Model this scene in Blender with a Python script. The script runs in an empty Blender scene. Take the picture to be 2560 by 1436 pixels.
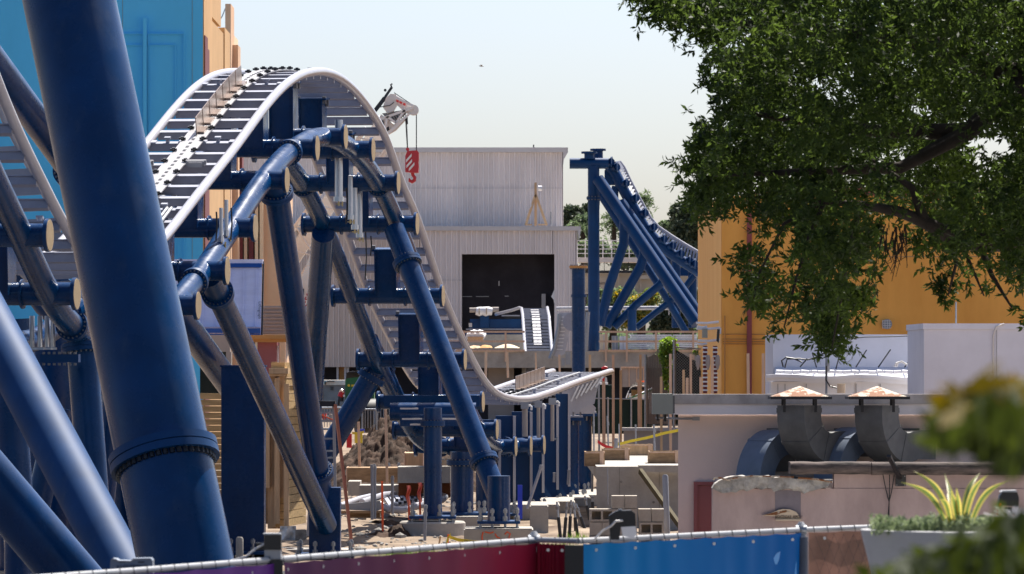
import bpy, bmesh, math, random
import numpy as np
from mathutils import Vector, Matrix, noise
R = math.radians
SC = bpy.context.scene
COL = SC.collection
random.seed(7)

# ------------------------------------------------------------------ camera, sky, sun, exposure
F, ZC, HY = 12200.0, 3.2, 900.0          # focal length in photo pixels, eye height, horizon row
cd = bpy.data.cameras.new('camera'); cam = bpy.data.objects.new('camera', cd); COL.objects.link(cam)
cam.location = (0, 0, ZC); cam.rotation_euler = (R(90), 0, 0)
cd.sensor_width = 36; cd.lens = 36*F/2560; cd.shift_y = (HY-718)/2560
cd.clip_start = .5; cd.clip_end = 6000
cd.dof.use_dof = True; cd.dof.focus_distance = 78; cd.dof.aperture_fstop = (cd.lens/1000)/0.014
SC.camera = cam
SUN_AZ, SUN_EL = R(24), R(56)           # azimuth from +Y towards +X
w = bpy.data.worlds.new('World'); SC.world = w; w.use_nodes = True
nt = w.node_tree; bg = nt.nodes['Background']
sky = nt.nodes.new('ShaderNodeTexSky'); sky.sky_type = 'NISHITA'; sky.sun_disc = False
sky.sun_elevation = SUN_EL; sky.sun_rotation = SUN_AZ
sky.air_density = .7; sky.dust_density = 2.4; sky.ozone_density = 3.0
nt.links.new(sky.outputs[0], bg.inputs[0]); bg.inputs[1].default_value = .084
sl = bpy.data.lights.new('sun', 'SUN'); sl.energy = 5.0; sl.angle = R(.5); sl.color = (1, .95, .87)
so = bpy.data.objects.new('sun', sl); COL.objects.link(so)
S = Vector((math.sin(SUN_AZ)*math.cos(SUN_EL), math.cos(SUN_AZ)*math.cos(SUN_EL), math.sin(SUN_EL)))
so.rotation_euler = S.to_track_quat('Z', 'Y').to_euler(); so.location = S*50
SC.view_settings.view_transform = 'Standard'; SC.view_settings.look = 'None'
SC.view_settings.exposure = 1.08; SC.view_settings.gamma = 1
SC.cycles.max_bounces = 8; SC.cycles.transparent_max_bounces = 12

def P(px, py, D): return Vector(((px-1280)/F*D, D, ZC+(HY-py)/F*D))   # a point of the place seen at (px,py), D metres away
def ms(px, D): return px*D/F                                           # photo pixels -> metres at D
def gpy(D): return HY+ZC*F/D                                           # row of the ground at D

# ------------------------------------------------------------------ materials
MATS = {}
def M(name, col, rough=.6, metal=0, var=.2, scale=2.0, col2=None, bump=0, bscale=25, stretch=(1, 1, 1), coat=0, spec=.5, trans=0, detail=5, contrast=(.35, .68), rvar=0, dust=None):
    m = bpy.data.materials.new(name); m.use_nodes = True; n = m.node_tree.nodes; l = m.node_tree.links
    b = n['Principled BSDF']; b.inputs['Roughness'].default_value = rough; b.inputs['Metallic'].default_value = metal
    b.inputs['Specular IOR Level'].default_value = spec if rough < .68 else min(spec, .22)
    if coat: b.inputs['Coat Weight'].default_value = coat; b.inputs['Coat Roughness'].default_value = .06
    tc = n.new('ShaderNodeTexCoord'); mp = n.new('ShaderNodeMapping'); mp.inputs['Scale'].default_value = stretch
    l.new(tc.outputs['Object'], mp.inputs[0])
    nz = n.new('ShaderNodeTexNoise'); nz.inputs['Scale'].default_value = scale; nz.inputs['Detail'].default_value = detail
    nz.inputs['Roughness'].default_value = .65
    l.new(mp.outputs[0], nz.inputs['Vector'])
    cr = n.new('ShaderNodeValToRGB'); cr.color_ramp.elements[0].position = contrast[0]; cr.color_ramp.elements[1].position = contrast[1]
    c2 = col2 if col2 else tuple(c*(1-var) for c in col)
    cr.color_ramp.elements[0].color = (*c2, 1); cr.color_ramp.elements[1].color = (*col, 1)
    l.new(nz.outputs[0], cr.inputs[0]); l.new(cr.outputs[0], b.inputs['Base Color'])
    if dust:
        nd = n.new('ShaderNodeTexNoise'); nd.inputs['Scale'].default_value = 1.7; nd.inputs['Detail'].default_value = 12; nd.inputs['Roughness'].default_value = .78
        md_ = n.new('ShaderNodeMapping'); md_.inputs['Scale'].default_value = (2.2, 2.2, .8); md_.inputs['Location'].default_value = (3, 1, 2); l.new(tc.outputs['Object'], md_.inputs[0]); l.new(md_.outputs[0], nd.inputs['Vector'])
        dr_ = n.new('ShaderNodeMapRange'); dr_.inputs[1].default_value = .55; dr_.inputs[2].default_value = .74; dr_.inputs[4].default_value = .45; l.new(nd.outputs[0], dr_.inputs[0])
        mxd = n.new('ShaderNodeMixRGB'); mxd.inputs[2].default_value = (*dust, 1); l.new(dr_.outputs[0], mxd.inputs[0]); l.new(cr.outputs[0], mxd.inputs[1]); l.new(mxd.outputs[0], b.inputs['Base Color'])
    if rvar:
        nr = n.new('ShaderNodeTexNoise'); nr.inputs['Scale'].default_value = 2.2; nr.inputs['Detail'].default_value = 9; nr.inputs['Roughness'].default_value = .7
        l.new(mp.outputs[0], nr.inputs['Vector']); mr = n.new('ShaderNodeMapRange'); mr.inputs[1].default_value = .35; mr.inputs[2].default_value = .7; mr.inputs[3].default_value = rough-rvar*.4; mr.inputs[4].default_value = rough+rvar
        l.new(nr.outputs[0], mr.inputs[0]); l.new(mr.outputs[0], b.inputs['Roughness'])
    if bump:
        nb = n.new('ShaderNodeTexNoise'); nb.inputs['Scale'].default_value = bscale; nb.inputs['Detail'].default_value = 6
        l.new(mp.outputs[0], nb.inputs['Vector'])
        bp = n.new('ShaderNodeBump'); bp.inputs['Strength'].default_value = bump; bp.inputs['Distance'].default_value = .02
        l.new(nb.outputs[0], bp.inputs['Height']); l.new(bp.outputs[0], b.inputs['Normal'])
    if trans:
        out = n['Material Output']; tr = n.new('ShaderNodeBsdfTranslucent'); mx = n.new('ShaderNodeMixShader'); mx.inputs[0].default_value = trans
        hs = n.new('ShaderNodeHueSaturation'); hs.inputs['Hue'].default_value = .475; hs.inputs['Value'].default_value = 2.5; hs.inputs['Saturation'].default_value = 1.1
        l.new(cr.outputs[0], hs.inputs['Color']); l.new(hs.outputs[0], tr.inputs[0])
        l.new(b.outputs[0], mx.inputs[1]); l.new(tr.outputs[0], mx.inputs[2]); l.new(mx.outputs[0], out.inputs['Surface'])
    MATS[name] = m; return m

blue = M('blue_paint', (.0005, .038, .135), .25, var=.3, scale=1.6, bump=.008, bscale=3, spec=.3, rvar=.14, dust=(.05, .075, .12))
blue_satin = M('blue_paint_satin', (.0006, .045, .155), .62, var=.26, scale=1.6, spec=.2, dust=(.05, .08, .13))
blue_dull = M('blue_paint_dusty', (.001, .042, .145), .42, spec=.25, var=.25, scale=1.5)
railm = M('grey_rail_paint', (.41, .4, .435), .3, 0, var=.1, scale=3, coat=.15)
tiem = M('grey_tie_paint', (.29, .3, .36), .45, .1, var=.15, scale=4)
stripm = M('pale_stator_plate', (.36, .35, .36), .42, .1, var=.14, scale=9)
tan = M('primer_tan', (.38, .28, .165), .7, var=.15, scale=6)
boltm = M('zinc_bolt', (.2, .195, .2), .4, .5, var=.2, scale=30)
darkm = M('dark_steel', (.025, .026, .032), .4, .3, var=.3, scale=8)
finm = M('brown_film_plate', (.34, .25, .2), .28, .3, var=.45, scale=5, detail=8)
galv = M('galvanised_steel', (.33, .35, .38), .4, .7, var=.25, scale=14)
alu = M('aluminium_tube', (.62, .63, .66), .28, .75, var=.12, scale=10)
brass = M('brass_fitting', (.55, .42, .2), .35, .7, var=.2, scale=20)
conc = M('concrete', (.42, .385, .34), .85, var=.28, scale=1.8, bump=.25, bscale=20, detail=9)
conc_old = M('weathered_concrete', (.36, .34, .31), .9, col2=(.12, .105, .09), scale=3.5, bump=.5, bscale=16, detail=9)
cmum = M('concrete_block', (.44, .39, .33), .95, var=.2, scale=8, bump=.3, bscale=60)
wood = M('pine_lumber', (.62, .42, .25), .75, var=.3, scale=2.5, stretch=(7, 7, .6), detail=7)
woodh = M('pine_plank', (.6, .41, .2), .75, var=.35, scale=2.5, stretch=(.7, 3, 9), detail=7)
woodp = M('plywood_form', (.42, .27, .15), .8, var=.5, scale=3, stretch=(1, 1, 3), detail=7)
stakem = M('fresh_stake_wood', (.66, .45, .32), .75, var=.25, scale=3, stretch=(6, 6, .7))
dirt = M('brown_dirt', (.085, .048, .031), .95, col2=(.03, .018, .012), scale=2.2, bump=.9, bscale=9, detail=10)
groundm = M('sandy_ground', (.3, .23, .165), .95, col2=(.1, .066, .045), scale=.7, bump=.6, bscale=6, detail=10)
pavem = M('dark_paving', (.2, .19, .18), .9, var=.2, scale=1)
metalwall = M('grey_metal_cladding', (.84, .77, .74), .55, var=.17, scale=.5, stretch=(1, 1, .2))
metalwall_warm = M('tan_metal_cladding', (.72, .62, .55), .55, var=.12, scale=.3, stretch=(1, 1, .25))
trimm = M('grey_metal_trim', (.56, .53, .52), .45, var=.1, scale=1)
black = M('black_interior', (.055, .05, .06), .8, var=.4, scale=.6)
blackp = M('black_plastic', (.012, .012, .014), .4, var=.3, scale=20)
rubber = M('black_sleeve', (.012, .012, .016), .55, var=.4, scale=12)
skyblue = M('sky_blue_stucco', (.11, .58, .96), .8, var=.12, scale=.6, stretch=(1, 1, .3), bump=.06, bscale=8)
tanst = M('tan_stucco', (.6, .38, .19), .8, var=.15, scale=.5)
creamst = M('cream_stucco', (.8, .62, .42), .8, var=.1, scale=.5)
peach = M('peach_stucco', (.7, .46, .3), .8, var=.12, scale=.6)
redst = M('dark_red_paint', (.16, .022, .028), .6, var=.2, scale=1)
orange = M('orange_stucco', (.95, .47, .11), .85, col2=(.8, .37, .08), scale=.9, stretch=(1, 1, .35), bump=.12, bscale=9, detail=8)
film = M('lavender_film', (.66, .7, .93), .4, var=.14, scale=3, stretch=(.6, 1, 2.5), spec=.4)
gutterblue = M('bright_blue_fascia', (.01, .075, .33), .35, var=.12, scale=2)
pinkst = M('pink_wall', (.34, .12, .12), .8, var=.15, scale=2)
bandor = M('orange_band', (.55, .28, .1), .8, var=.12, scale=2)
siding = M('greige_siding', (.36, .31, .28), .7, var=.12, scale=2)
glassm = M('dark_window_glass', (.03, .035, .035), .06, var=.4, scale=3)
whitep = M('white_paint', (.74, .73, .73), .55, var=.07, scale=1.5)
whitew = M('white_wrap', (.76, .74, .76), .5, var=.14, scale=4, bump=.3, bscale=10)
cranew = M('crane_white', (.7, .68, .66), .4, var=.1, scale=3)
craner = M('crane_red', (.5, .02, .03), .4, var=.2, scale=4)
util = M('pinkish_stucco', (.84, .67, .59), .9, var=.08, scale=1.2, bump=.15, bscale=28, detail=7)
stucco2 = M('stained_pink_stucco', (.5, .375, .345), .9, col2=(.33, .245, .23), scale=1.7, stretch=(1, 1, .45), bump=.2, bscale=28, detail=9)
fascw = M('white_fascia', (.8, .76, .77), .75, var=.08, scale=2)
fascg = M('grey_roof_edge', (.5, .46, .43), .85, col2=(.33, .3, .28), scale=4, detail=8)
ductm = M('dull_duct_metal', (.15, .15, .15), .55, .15, var=.35, scale=4, detail=8)
ductb = M('blue_grey_duct', (.14, .18, .25), .6, .1, var=.25, scale=3)
rust = M('rusty_cap', (.4, .34, .27), .75, 0, col2=(.19, .075, .03), scale=7, contrast=(.5, .55), detail=5)
boxg = M('grey_green_box', (.26, .27, .235), .6, var=.1, scale=4)
doorr = M('faded_red_door', (.31, .09, .09), .6, var=.1, scale=3)
pipered = M('red_downpipe', (.27, .05, .05), .55, var=.15, scale=3)
offw = M('white_roof_coating', (.66, .67, .74), .7, var=.14, scale=1, detail=7)
cable = M('black_cable', (.01, .01, .012), .5, var=.2, scale=5)
cablew = M('white_cable', (.6, .58, .56), .5, var=.1, scale=5)
green = M('tractor_green', (.005, .14, .04), .3, var=.15, scale=3)
machg = M('machine_grey', (.1, .105, .125), .5, var=.25, scale=4)
mgrey = M('painted_grey', (.3, .31, .33), .5, var=.15, scale=4)
orangepl = M('safety_orange', (.8, .11, .025), .5, var=.12, scale=6)
pinkrib = M('pink_ribbon', (.85, .16, .2), .5, col2=(.8, .2, .02), scale=6)
redpl = M('red_plastic', (.6, .015, .02), .4, var=.15, scale=6)
yellow = M('caution_yellow', (.75, .56, .03), .5, var=.15, scale=6)
bluestake = M('blue_pvc', (.01, .04, .5), .4, var=.15, scale=4)
pvcg = M('grey_pvc', (.3, .31, .34), .45, var=.15, scale=6)
ladder_o = M('orange_fibreglass', (.42, .13, .06), .5, var=.15, scale=6)
orangecap = yellow
meshg = M('green_screen_mesh', (.012, .03, .028), .9, var=.35, scale=2)
slat = M('weathered_slat', (.24, .205, .19), .85, var=.25, scale=3, stretch=(12, 12, .4))
creamsign = M('cream_sign', (.6, .47, .33), .6, var=.15, scale=9)
browntxt = M('brown_lettering', (.06, .03, .02), .6, var=.1, scale=9)
redtxt = M('red_lettering', (.35, .01, .03), .5, var=.1, scale=9)
greytxt = M('blue_grey_lettering', (.03, .05, .1), .6, var=.1, scale=9)
ladcap = M('ladder_cap_grey', (.2, .24, .3), .45, var=.12, scale=12)
girder = M('beige_girder', (.5, .44, .36), .6, var=.1, scale=1.5)
leaf_oak = M('oak_leaf', (.04, .068, .015), .5, col2=(.016, .03, .009), scale=2.2, trans=.55, detail=3, spec=.22)
leaf_far = M('far_leaf', (.1, .14, .07), .6, col2=(.05, .08, .045), scale=.6, trans=.35)
leaf_dark = M('dark_pine_leaf', (.05, .072, .036), .6, col2=(.03, .045, .025), scale=.5, trans=.25)
leaf_yel = M('yellow_flower', (.5, .4, .04), .6, col2=(.09, .13, .04), scale=2.2, trans=.3, contrast=(.5, .62))
leaf_vine = M('vine_leaf', (.14, .24, .04), .5, col2=(.06, .12, .02), scale=4, trans=.45)
leaf_near = M('near_shrub_leaf', (.035, .052, .008), .75, col2=(.016, .026, .005), scale=5, trans=.3)
leaf_amber = M('amber_shrub_leaf', (.16, .11, .01), .75, col2=(.05, .055, .008), scale=6, trans=.3)
leaf_herb = M('grey_green_herb', (.24, .29, .17), .7, col2=(.07, .11, .05), scale=14, trans=.25)
yuc_y = M('agave_yellow', (.5, .46, .13), .4, var=.2, scale=8, trans=.25)
yuc_g = M('agave_green', (.12, .2, .06), .4, var=.2, scale=8, trans=.22)
bark = M('dark_bark', (.05, .038, .03), .9, var=.4, scale=6, bump=.6, bscale=20)
plantm = M('pale_planter', (.36, .36, .37), .7, var=.12, scale=5)
plastic = M('clear_plastic_sheet', (.7, .68, .64), .35, var=.15, scale=5)
grassm = M('grass_blade', (.1, .2, .03), .7, var=.4, scale=6, trans=.3)

orange_side = M('orange_stucco_painted_light', (.95, .56, .2), .85, col2=(.84, .44, .13), scale=1.1, stretch=(3, 3, .25), bump=.15, bscale=9, detail=9)  # lighter streaked mix paints the brighter light on the left side wall

# ------------------------------------------------------------------ mesh building
class MB:
    def __init__(s): s.v = []; s.f = []; s.mi = []; s.cur = 0
    def add(s, vs, fs):
        o = len(s.v); s.v += [Vector(x) for x in vs]
        for f in fs: s.f.append([i+o for i in f]); s.mi.append(s.cur)
        return s
    def box(s, c, size, rot=None):
        c = Vector(c); h = Vector(size)/2
        vs = [Vector((x*h.x, y*h.y, z*h.z)) for z in (-1, 1) for y in (-1, 1) for x in (-1, 1)]
        if rot is not None: vs = [rot @ q for q in vs]
        return s.add([c+q for q in vs], [(0, 2, 3, 1), (4, 5, 7, 6), (0, 1, 5, 4), (2, 6, 7, 3), (0, 4, 6, 2), (1, 3, 7, 5)])
    def bx(s, x0, x1, y0, y1, z0, z1): return s.box(((x0+x1)/2, (y0+y1)/2, (z0+z1)/2), (x1-x0, y1-y0, z1-z0))
    def pbox(s, px0, px1, py0, py1, D, depth):
        a = P(px0, py1, D); b = P(px1, py0, D)
        return s.bx(a.x, b.x, D, D+depth, a.z, b.z)
    def beam(s, p0, p1, w, h, up=(0, 0, 1)):
        p0, p1 = Vector(p0), Vector(p1); d = (p1-p0); L = d.length; d.normalize()
        u = Vector(up)
        if abs(d.dot(u)) > .98: u = Vector((0, 1, 0))
        x = d.cross(u).normalized(); z = x.cross(d).normalized()
        return s.box((p0+p1)/2, (w, L, h), Matrix((x, d, z)).transposed())
    def tube(s, pts, r, n=16, cap=True):
        pts = [Vector(p) for p in pts]; m = len(pts); rs = r if isinstance(r, (list, tuple)) else [r]*m
        o = len(s.v); ref = None
        for i, p in enumerate(pts):
            t = (pts[min(i+1, m-1)]-pts[max(i-1, 0)]).normalized()
            if ref is None:
                ref = Vector((0, 0, 1)) if abs(t.z) < .9 else Vector((0, 1, 0))
            x = ref.cross(t).normalized(); y = t.cross(x).normalized(); ref = y
            for k in range(n):
                a = 2*math.pi*k/n; s.v.append(p+(x*math.cos(a)+y*math.sin(a))*rs[i])
        for i in range(m-1):
            for k in range(n):
                a = o+i*n+k; b = o+i*n+(k+1) % n
                s.f.append([a, b, b+n, a+n]); s.mi.append(s.cur)
        if cap:
            s.f.append([o+k for k in range(n)][::-1]); s.mi.append(s.cur)
            s.f.append([o+(m-1)*n+k for k in range(n)]); s.mi.append(s.cur)
        return s
    def disc(s, c, axis, r, th, n=28):
        c = Vector(c); a = Vector(axis).normalized()
        return s.tube([c-a*th/2, c+a*th/2], r, n)
    def prism(s, poly, d):        # polygon of points pushed along vector d
        poly = [Vector(p) for p in poly]; d = Vector(d); n = len(poly); o = len(s.v)
        s.v += poly+[p+d for p in poly]
        fs = [list(range(n))[::-1], list(range(n, 2*n))]+[[k, (k+1) % n, n+(k+1) % n, n+k] for k in range(n)]
        for f in fs: s.f.append([i+o for i in f]); s.mi.append(s.cur)
        return s
    def sweep(s, pts, ups, w, h):  # rectangular duct along pts; ups = in-plane normals, w across the plane
        o = len(s.v); m = len(pts)
        for i in range(m):
            t = (pts[min(i+1, m-1)]-pts[max(i-1, 0)]).normalized(); u = ups[i]; x = t.cross(u).normalized()
            for a, b in ((-1, -1), (1, -1), (1, 1), (-1, 1)): s.v.append(pts[i]+x*(a*w/2)+u*(b*h/2))
        for i in range(m-1):
            for k in range(4):
                a = o+i*4+k; b = o+i*4+(k+1) % 4; s.f.append([a, b, b+4, a+4]); s.mi.append(s.cur)
        s.f.append([o+3, o+2, o+1, o]); s.f.append([o+(m-1)*4+k for k in range(4)]); s.mi += [s.cur]*2
        return s
    def grid(s, fn, nu, nv):
        o = len(s.v)
        for j in range(nv+1):
            for i in range(nu+1): s.v.append(Vector(fn(i/nu, j/nv)))
        for j in range(nv):
            for i in range(nu):
                a = o+j*(nu+1)+i; s.f.append([a, a+1, a+nu+2, a+nu+1]); s.mi.append(s.cur)
        return s
    def mesh(s, name, mats, off, recalc=True, sharp=35):
        me = bpy.data.meshes.new(name); me.from_pydata([tuple(p-off) for p in s.v], [], s.f)
        for m in (mats if isinstance(mats, (list, tuple)) else [mats]): me.materials.append(m)
        me.polygons.foreach_set('material_index', s.mi)
        if recalc:
            b = bmesh.new(); b.from_mesh(me); bmesh.ops.recalc_face_normals(b, faces=b.faces); b.to_mesh(me); b.free()
        me.polygons.foreach_set('use_smooth', [True]*len(me.polygons)); me.set_sharp_from_angle(angle=R(sharp))
        me.update(); return me
    def base(s):
        xs = [p.x for p in s.v]; ys = [p.y for p in s.v]; zs = [p.z for p in s.v]
        return Vector(((min(xs)+max(xs))/2, (min(ys)+max(ys))/2, min(zs)))

LOC = {}
def tag(o, label, cat, group=None):
    o['label'] = label; o['category'] = cat
    if group: o['group'] = group
    return o
def thing(name, label, cat, loc, group=None):
    o = bpy.data.objects.new(name, None); COL.objects.link(o); o.location = loc; o.empty_display_size = .2
    LOC[o] = Vector(loc); return tag(o, label, cat, group)
def part(name, mb, mat, parent, label=None, kind=None, **k):
    off = LOC[parent]; o = bpy.data.objects.new(name, mb.mesh(name, mat, off, **k)); COL.objects.link(o); o.parent = parent; LOC[o] = off
    if label: o['label'] = label
    if kind: o['kind'] = kind
    return o
def solo(name, mb, mat, label, cat, group=None, **k):
    off = mb.base(); o = bpy.data.objects.new(name, mb.mesh(name, mat, off, **k)); COL.objects.link(o); o.location = off; LOC[o] = off
    return tag(o, label, cat, group)
def struct(name, mb, mat, **k):
    off = mb.base(); o = bpy.data.objects.new(name, mb.mesh(name, mat, off, **k)); COL.objects.link(o); o.location = off; o['kind'] = 'structure'; LOC[o] = off
    return o
def dup(root, loc, label=None, rz=0):
    r = root.copy(); COL.objects.link(r); r.location = loc; r.rotation_euler = (0, 0, rz); LOC[r] = Vector(loc)
    if label: r['label'] = label
    for ch in list(root.children):
        c = ch.copy(); COL.objects.link(c); c.parent = r
        for g in ch.children:
            d = g.copy(); COL.objects.link(d); d.parent = c
    return r
def lettering(body, size, loc, rot, mat, parent, name='lettering', sx=1, align='CENTER'):
    cu = bpy.data.curves.new(name, 'FONT'); cu.body = body; cu.size = size; cu.extrude = .002; cu.align_x = align; cu.align_y = 'CENTER'
    cu.materials.append(mat); cu.resolution_u = 2
    t = bpy.data.objects.new(name, cu); COL.objects.link(t); dg = bpy.context.evaluated_depsgraph_get(); me = bpy.data.meshes.new_from_object(t.evaluated_get(dg)); bpy.data.objects.remove(t); bpy.data.curves.remove(cu)
    if not me.materials: me.materials.append(mat)
    o = bpy.data.objects.new(name, me); COL.objects.link(o); o.parent = parent; LOC[o] = LOC[parent]; o.location = Vector(loc)-LOC[parent]; o.rotation_euler = rot; o.scale = (sx, 1, 1)
    return o
def leaves(name, C, L, W, mat, parent, seed=1, flat=0.0, kind=None, axes=None):
    rg = np.random.default_rng(seed); C = np.asarray(C, dtype=np.float64); n = len(C)
    a = rg.normal(size=(n, 3)); a[:, 2] *= (1-flat); a /= np.linalg.norm(a, axis=1)[:, None]
    if axes is not None: a = axes
    b = rg.normal(size=(n, 3)); b -= (b*a).sum(1)[:, None]*a; b /= np.linalg.norm(b, axis=1)[:, None]
    s = rg.uniform(.65, 1.25, n)[:, None]; q = np.cross(a, b)
    off = np.array(LOC[parent])
    V = np.stack([C-a*L*s/2, C+b*W*s/2+q*W*s*.15, C+a*L*s/2, C-b*W*s/2+q*W*s*.15], 1).reshape(-1, 3)-off
    me = bpy.data.meshes.new(name); me.vertices.add(4*n); me.loops.add(4*n); me.polygons.add(n)
    me.vertices.foreach_set('co', V.ravel()); me.loops.foreach_set('vertex_index', np.arange(4*n))
    me.polygons.foreach_set('loop_start', np.arange(0, 4*n, 4)); me.polygons.foreach_set('loop_total', np.full(n, 4))
    me.materials.append(mat); me.update(); me.validate()
    o = bpy.data.objects.new(name, me); COL.objects.link(o); o.parent = parent; LOC[o] = LOC[parent]
    if kind: o['kind'] = kind
    return o
def blob_points(blobs, per, seed):     # leaf positions in clumpy ellipsoids: (centre, (rx,ry,rz))
    rg = np.random.default_rng(seed); out = []
    for c, r, k in blobs:
        nc = max(4, int(k)); d = rg.normal(size=(nc, 3)); d /= np.linalg.norm(d, axis=1)[:, None]
        cc = np.array(c)+d*(rg.uniform(.35, 1, nc)**.5)[:, None]*np.array(r)
        cs = np.mean(r)*.28
        out.append((cc[:, None, :]+rg.normal(size=(nc, per, 3))*cs*.6).reshape(-1, 3))
    return np.concatenate(out)
def herm(pts, step=.2, sig=.5):
    pts = sorted(pts); xs = np.array([p[0] for p in pts]); ys = np.array([p[1] for p in pts]); t = np.gradient(ys, xs)
    g = np.arange(xs[0], xs[-1]+1e-6, step); k = np.clip(np.searchsorted(xs, g)-1, 0, len(xs)-2)
    h = xs[k+1]-xs[k]; u = (g-xs[k])/h
    z = (2*u**3-3*u**2+1)*ys[k]+(u**3-2*u**2+u)*h*t[k]+(-2*u**3+3*u**2)*ys[k+1]+(u**3-u**2)*h*t[k+1]
    n = int(3*sig/step); w = np.exp(-.5*(np.arange(-n, n+1)*step/sig)**2); w /= w.sum()
    zp = np.concatenate([z[0]-(z[1]-z[0])*np.arange(n, 0, -1), z, z[-1]+(z[-1]-z[-2])*np.arange(1, n+1)])
    zs = np.convolve(zp, w, 'valid')
    return lambda D: float(np.interp(D, g, zs))
# ------------------------------------------------------------------ setting: ground, terrace
def axis(dense0, dense1, step, far):
    a = list(np.arange(dense0, dense1, step)); lo, hi = dense0, dense1; s = step; pre, post = [], []
    while lo > -far: s *= 1.45; lo -= s; pre.append(lo)
    s = step
    while hi < far: s *= 1.45; hi += s; post.append(hi)
    return pre[::-1]+a+[dense1]+post
gx = axis(-12, 12, .3, 3500); gy = axis(60, 140, .4, 3500)
def gz(x, y):
    k = max(0, 1-max(0, abs(x)-12)/20)*max(0, 1-max(0, 60-y, y-140)/20)
    return k*(.16*noise.noise((x*.35, y*.2, 0))+.09*noise.noise((x*1.3, y*.8, 3))+.04*noise.noise((x*4, y*3, 7)))-.02
g = MB(); nx = len(gx)
for yy in gy:
    for xx in gx: g.v.append(Vector((xx, yy, gz(xx, yy))))
for j in range(len(gy)-1):
    for i in range(nx-1):
        a = j*nx+i; g.f.append([a, a+1, a+nx+1, a+nx]); g.mi.append(0)
struct('ground', g, groundm, sharp=80)
struct('unseen_dark_ground', MB().add([(-400, -300, .004), (400, -300, .004), (400, 22, .004), (1.2, 22, .004), (1.2, 64, .004), (.2, 77, .004), (-400, 77, .004)], [(0, 1, 2, 3, 4, 5, 6)]), M('dark_ground_for_reflections', (.06, .06, .062), .9, var=.3, scale=3, bump=.3, bscale=60), recalc=False)  # unseen dark sheet added so the tubes reflect less bright ground
struct('unseen_bounce_ground', MB().add([(1.2, 22, .004), (400, 22, .004), (400, 64, .004), (1.2, 64, .004)], [(0, 1, 2, 3)]), M('pale_bounce_ground', (.55, .51, .47), .9, var=.15, scale=1), recalc=False)  # unseen pale sheet added to bounce light onto the utility building
struct('terrace', MB().bx(-9, 9, -14, 22, -1.5, 1.55), pavem)

# unseen trees added behind the viewer to darken reflections in the glossy paint
bt_ = MB(); rng_ = random.Random(4)
for k in range(70):
    a = math.pi+(k/69-.5)*3.6; r = rng_.uniform(55, 75); c = Vector((math.sin(a)*r, math.cos(a)*r, 0)); h = rng_.uniform(8, 15)
    for j in range(3):
        q = c+Vector((rng_.uniform(-3, 3), rng_.uniform(-3, 3), h*(.35+.25*j))); rr = rng_.uniform(3, 5)
        bt_.add([q+Vector((math.cos(t)*math.cos(e)*rr, math.sin(t)*math.cos(e)*rr, math.sin(e)*rr*1.3))*1.0 for e in (-1.2, -.4, .4, 1.2) for t in (0, 1.05, 2.1, 3.14, 4.2, 5.24)], [(e*6+t, e*6+(t+1) % 6, e*6+6+(t+1) % 6, e*6+6+t) for e in range(3) for t in range(6)])
bts = solo('treeline', bt_, leaf_dark, 'unseen belt of trees added behind the viewpoint for dark reflections', 'treeline'); bts['kind'] = 'stuff'

# ------------------------------------------------------------------ flanges and columns
def ring(parent, c, ax, r, th=.1, n=24, bolt=.02, mat=None, bmat=None, one=False):
    ax = Vector(ax).normalized(); c = Vector(c)
    f = MB().disc(c-ax*th*.27, ax, r, th*.46, 40).disc(c+ax*th*.27, ax, r, th*.46, 40).disc(c, ax, r*.97, th*.2, 40)
    fl = part('flange', f, mat or blue_dull, parent)
    x = ax.orthogonal().normalized(); y = ax.cross(x); b = MB()
    for k in range(n):
        a = 2*math.pi*k/n; q = c+(x*math.cos(a)+y*math.sin(a))*r*.87
        b.tube([q-ax*(th*.5+bolt*1.7), q+ax*((th*.5+bolt*1.7) if not one else 0)], bolt, 6)
    if n: part('bolt_ring', b, bmat or boltm, fl)
    return fl
ABM = {}
def anchor_mesh(h):
    ABM[h] = MB().tube([(0, 0, -.12), (0, 0, h)], .021, 8).tube([(0, 0, .045), (0, 0, .12)], .042, 6).tube([(0, 0, h-.08), (0, 0, h-.02)], .036, 6).mesh('anchor_bolt', galv, Vector((0, 0, 0)))
    return ABM[h]
def base_plate(parent, c, half, z, nb=2, h=.26, mat=None):
    pl = part('base_plate', MB().bx(c.x-half, c.x+half, c.y-half, c.y+half, z, z+.045), mat or blue_dull, parent)
    for sx in (-1, -.35, .35, 1):
        for sy in (-1, 1):
            q = Vector((c.x+sx*half*.86, c.y+sy*half*.86, z))
            o = bpy.data.objects.new('anchor_bolt', ABM.setdefault(h, None) or anchor_mesh(h)); COL.objects.link(o); o.parent = pl; o.location = q-LOC[pl]; LOC[o] = LOC[pl]
def column(label, pt, pb, r, fl=(), mat=None, group='blue support columns', rb=None, n=40, bolts=24, fr=1.36, th=.11, **rk):
    t = thing('support_column', label, 'column', pb, group)
    part('tube', MB().tube([pb, pt], [rb or r, r], n), mat or blue, t)
    d = (pt-pb).normalized()
    for k in fl: ring(t, pb+(pt-pb)*k, d, (rb or r)*fr, th, bolts, r*.062, **rk)
    return t

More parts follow.
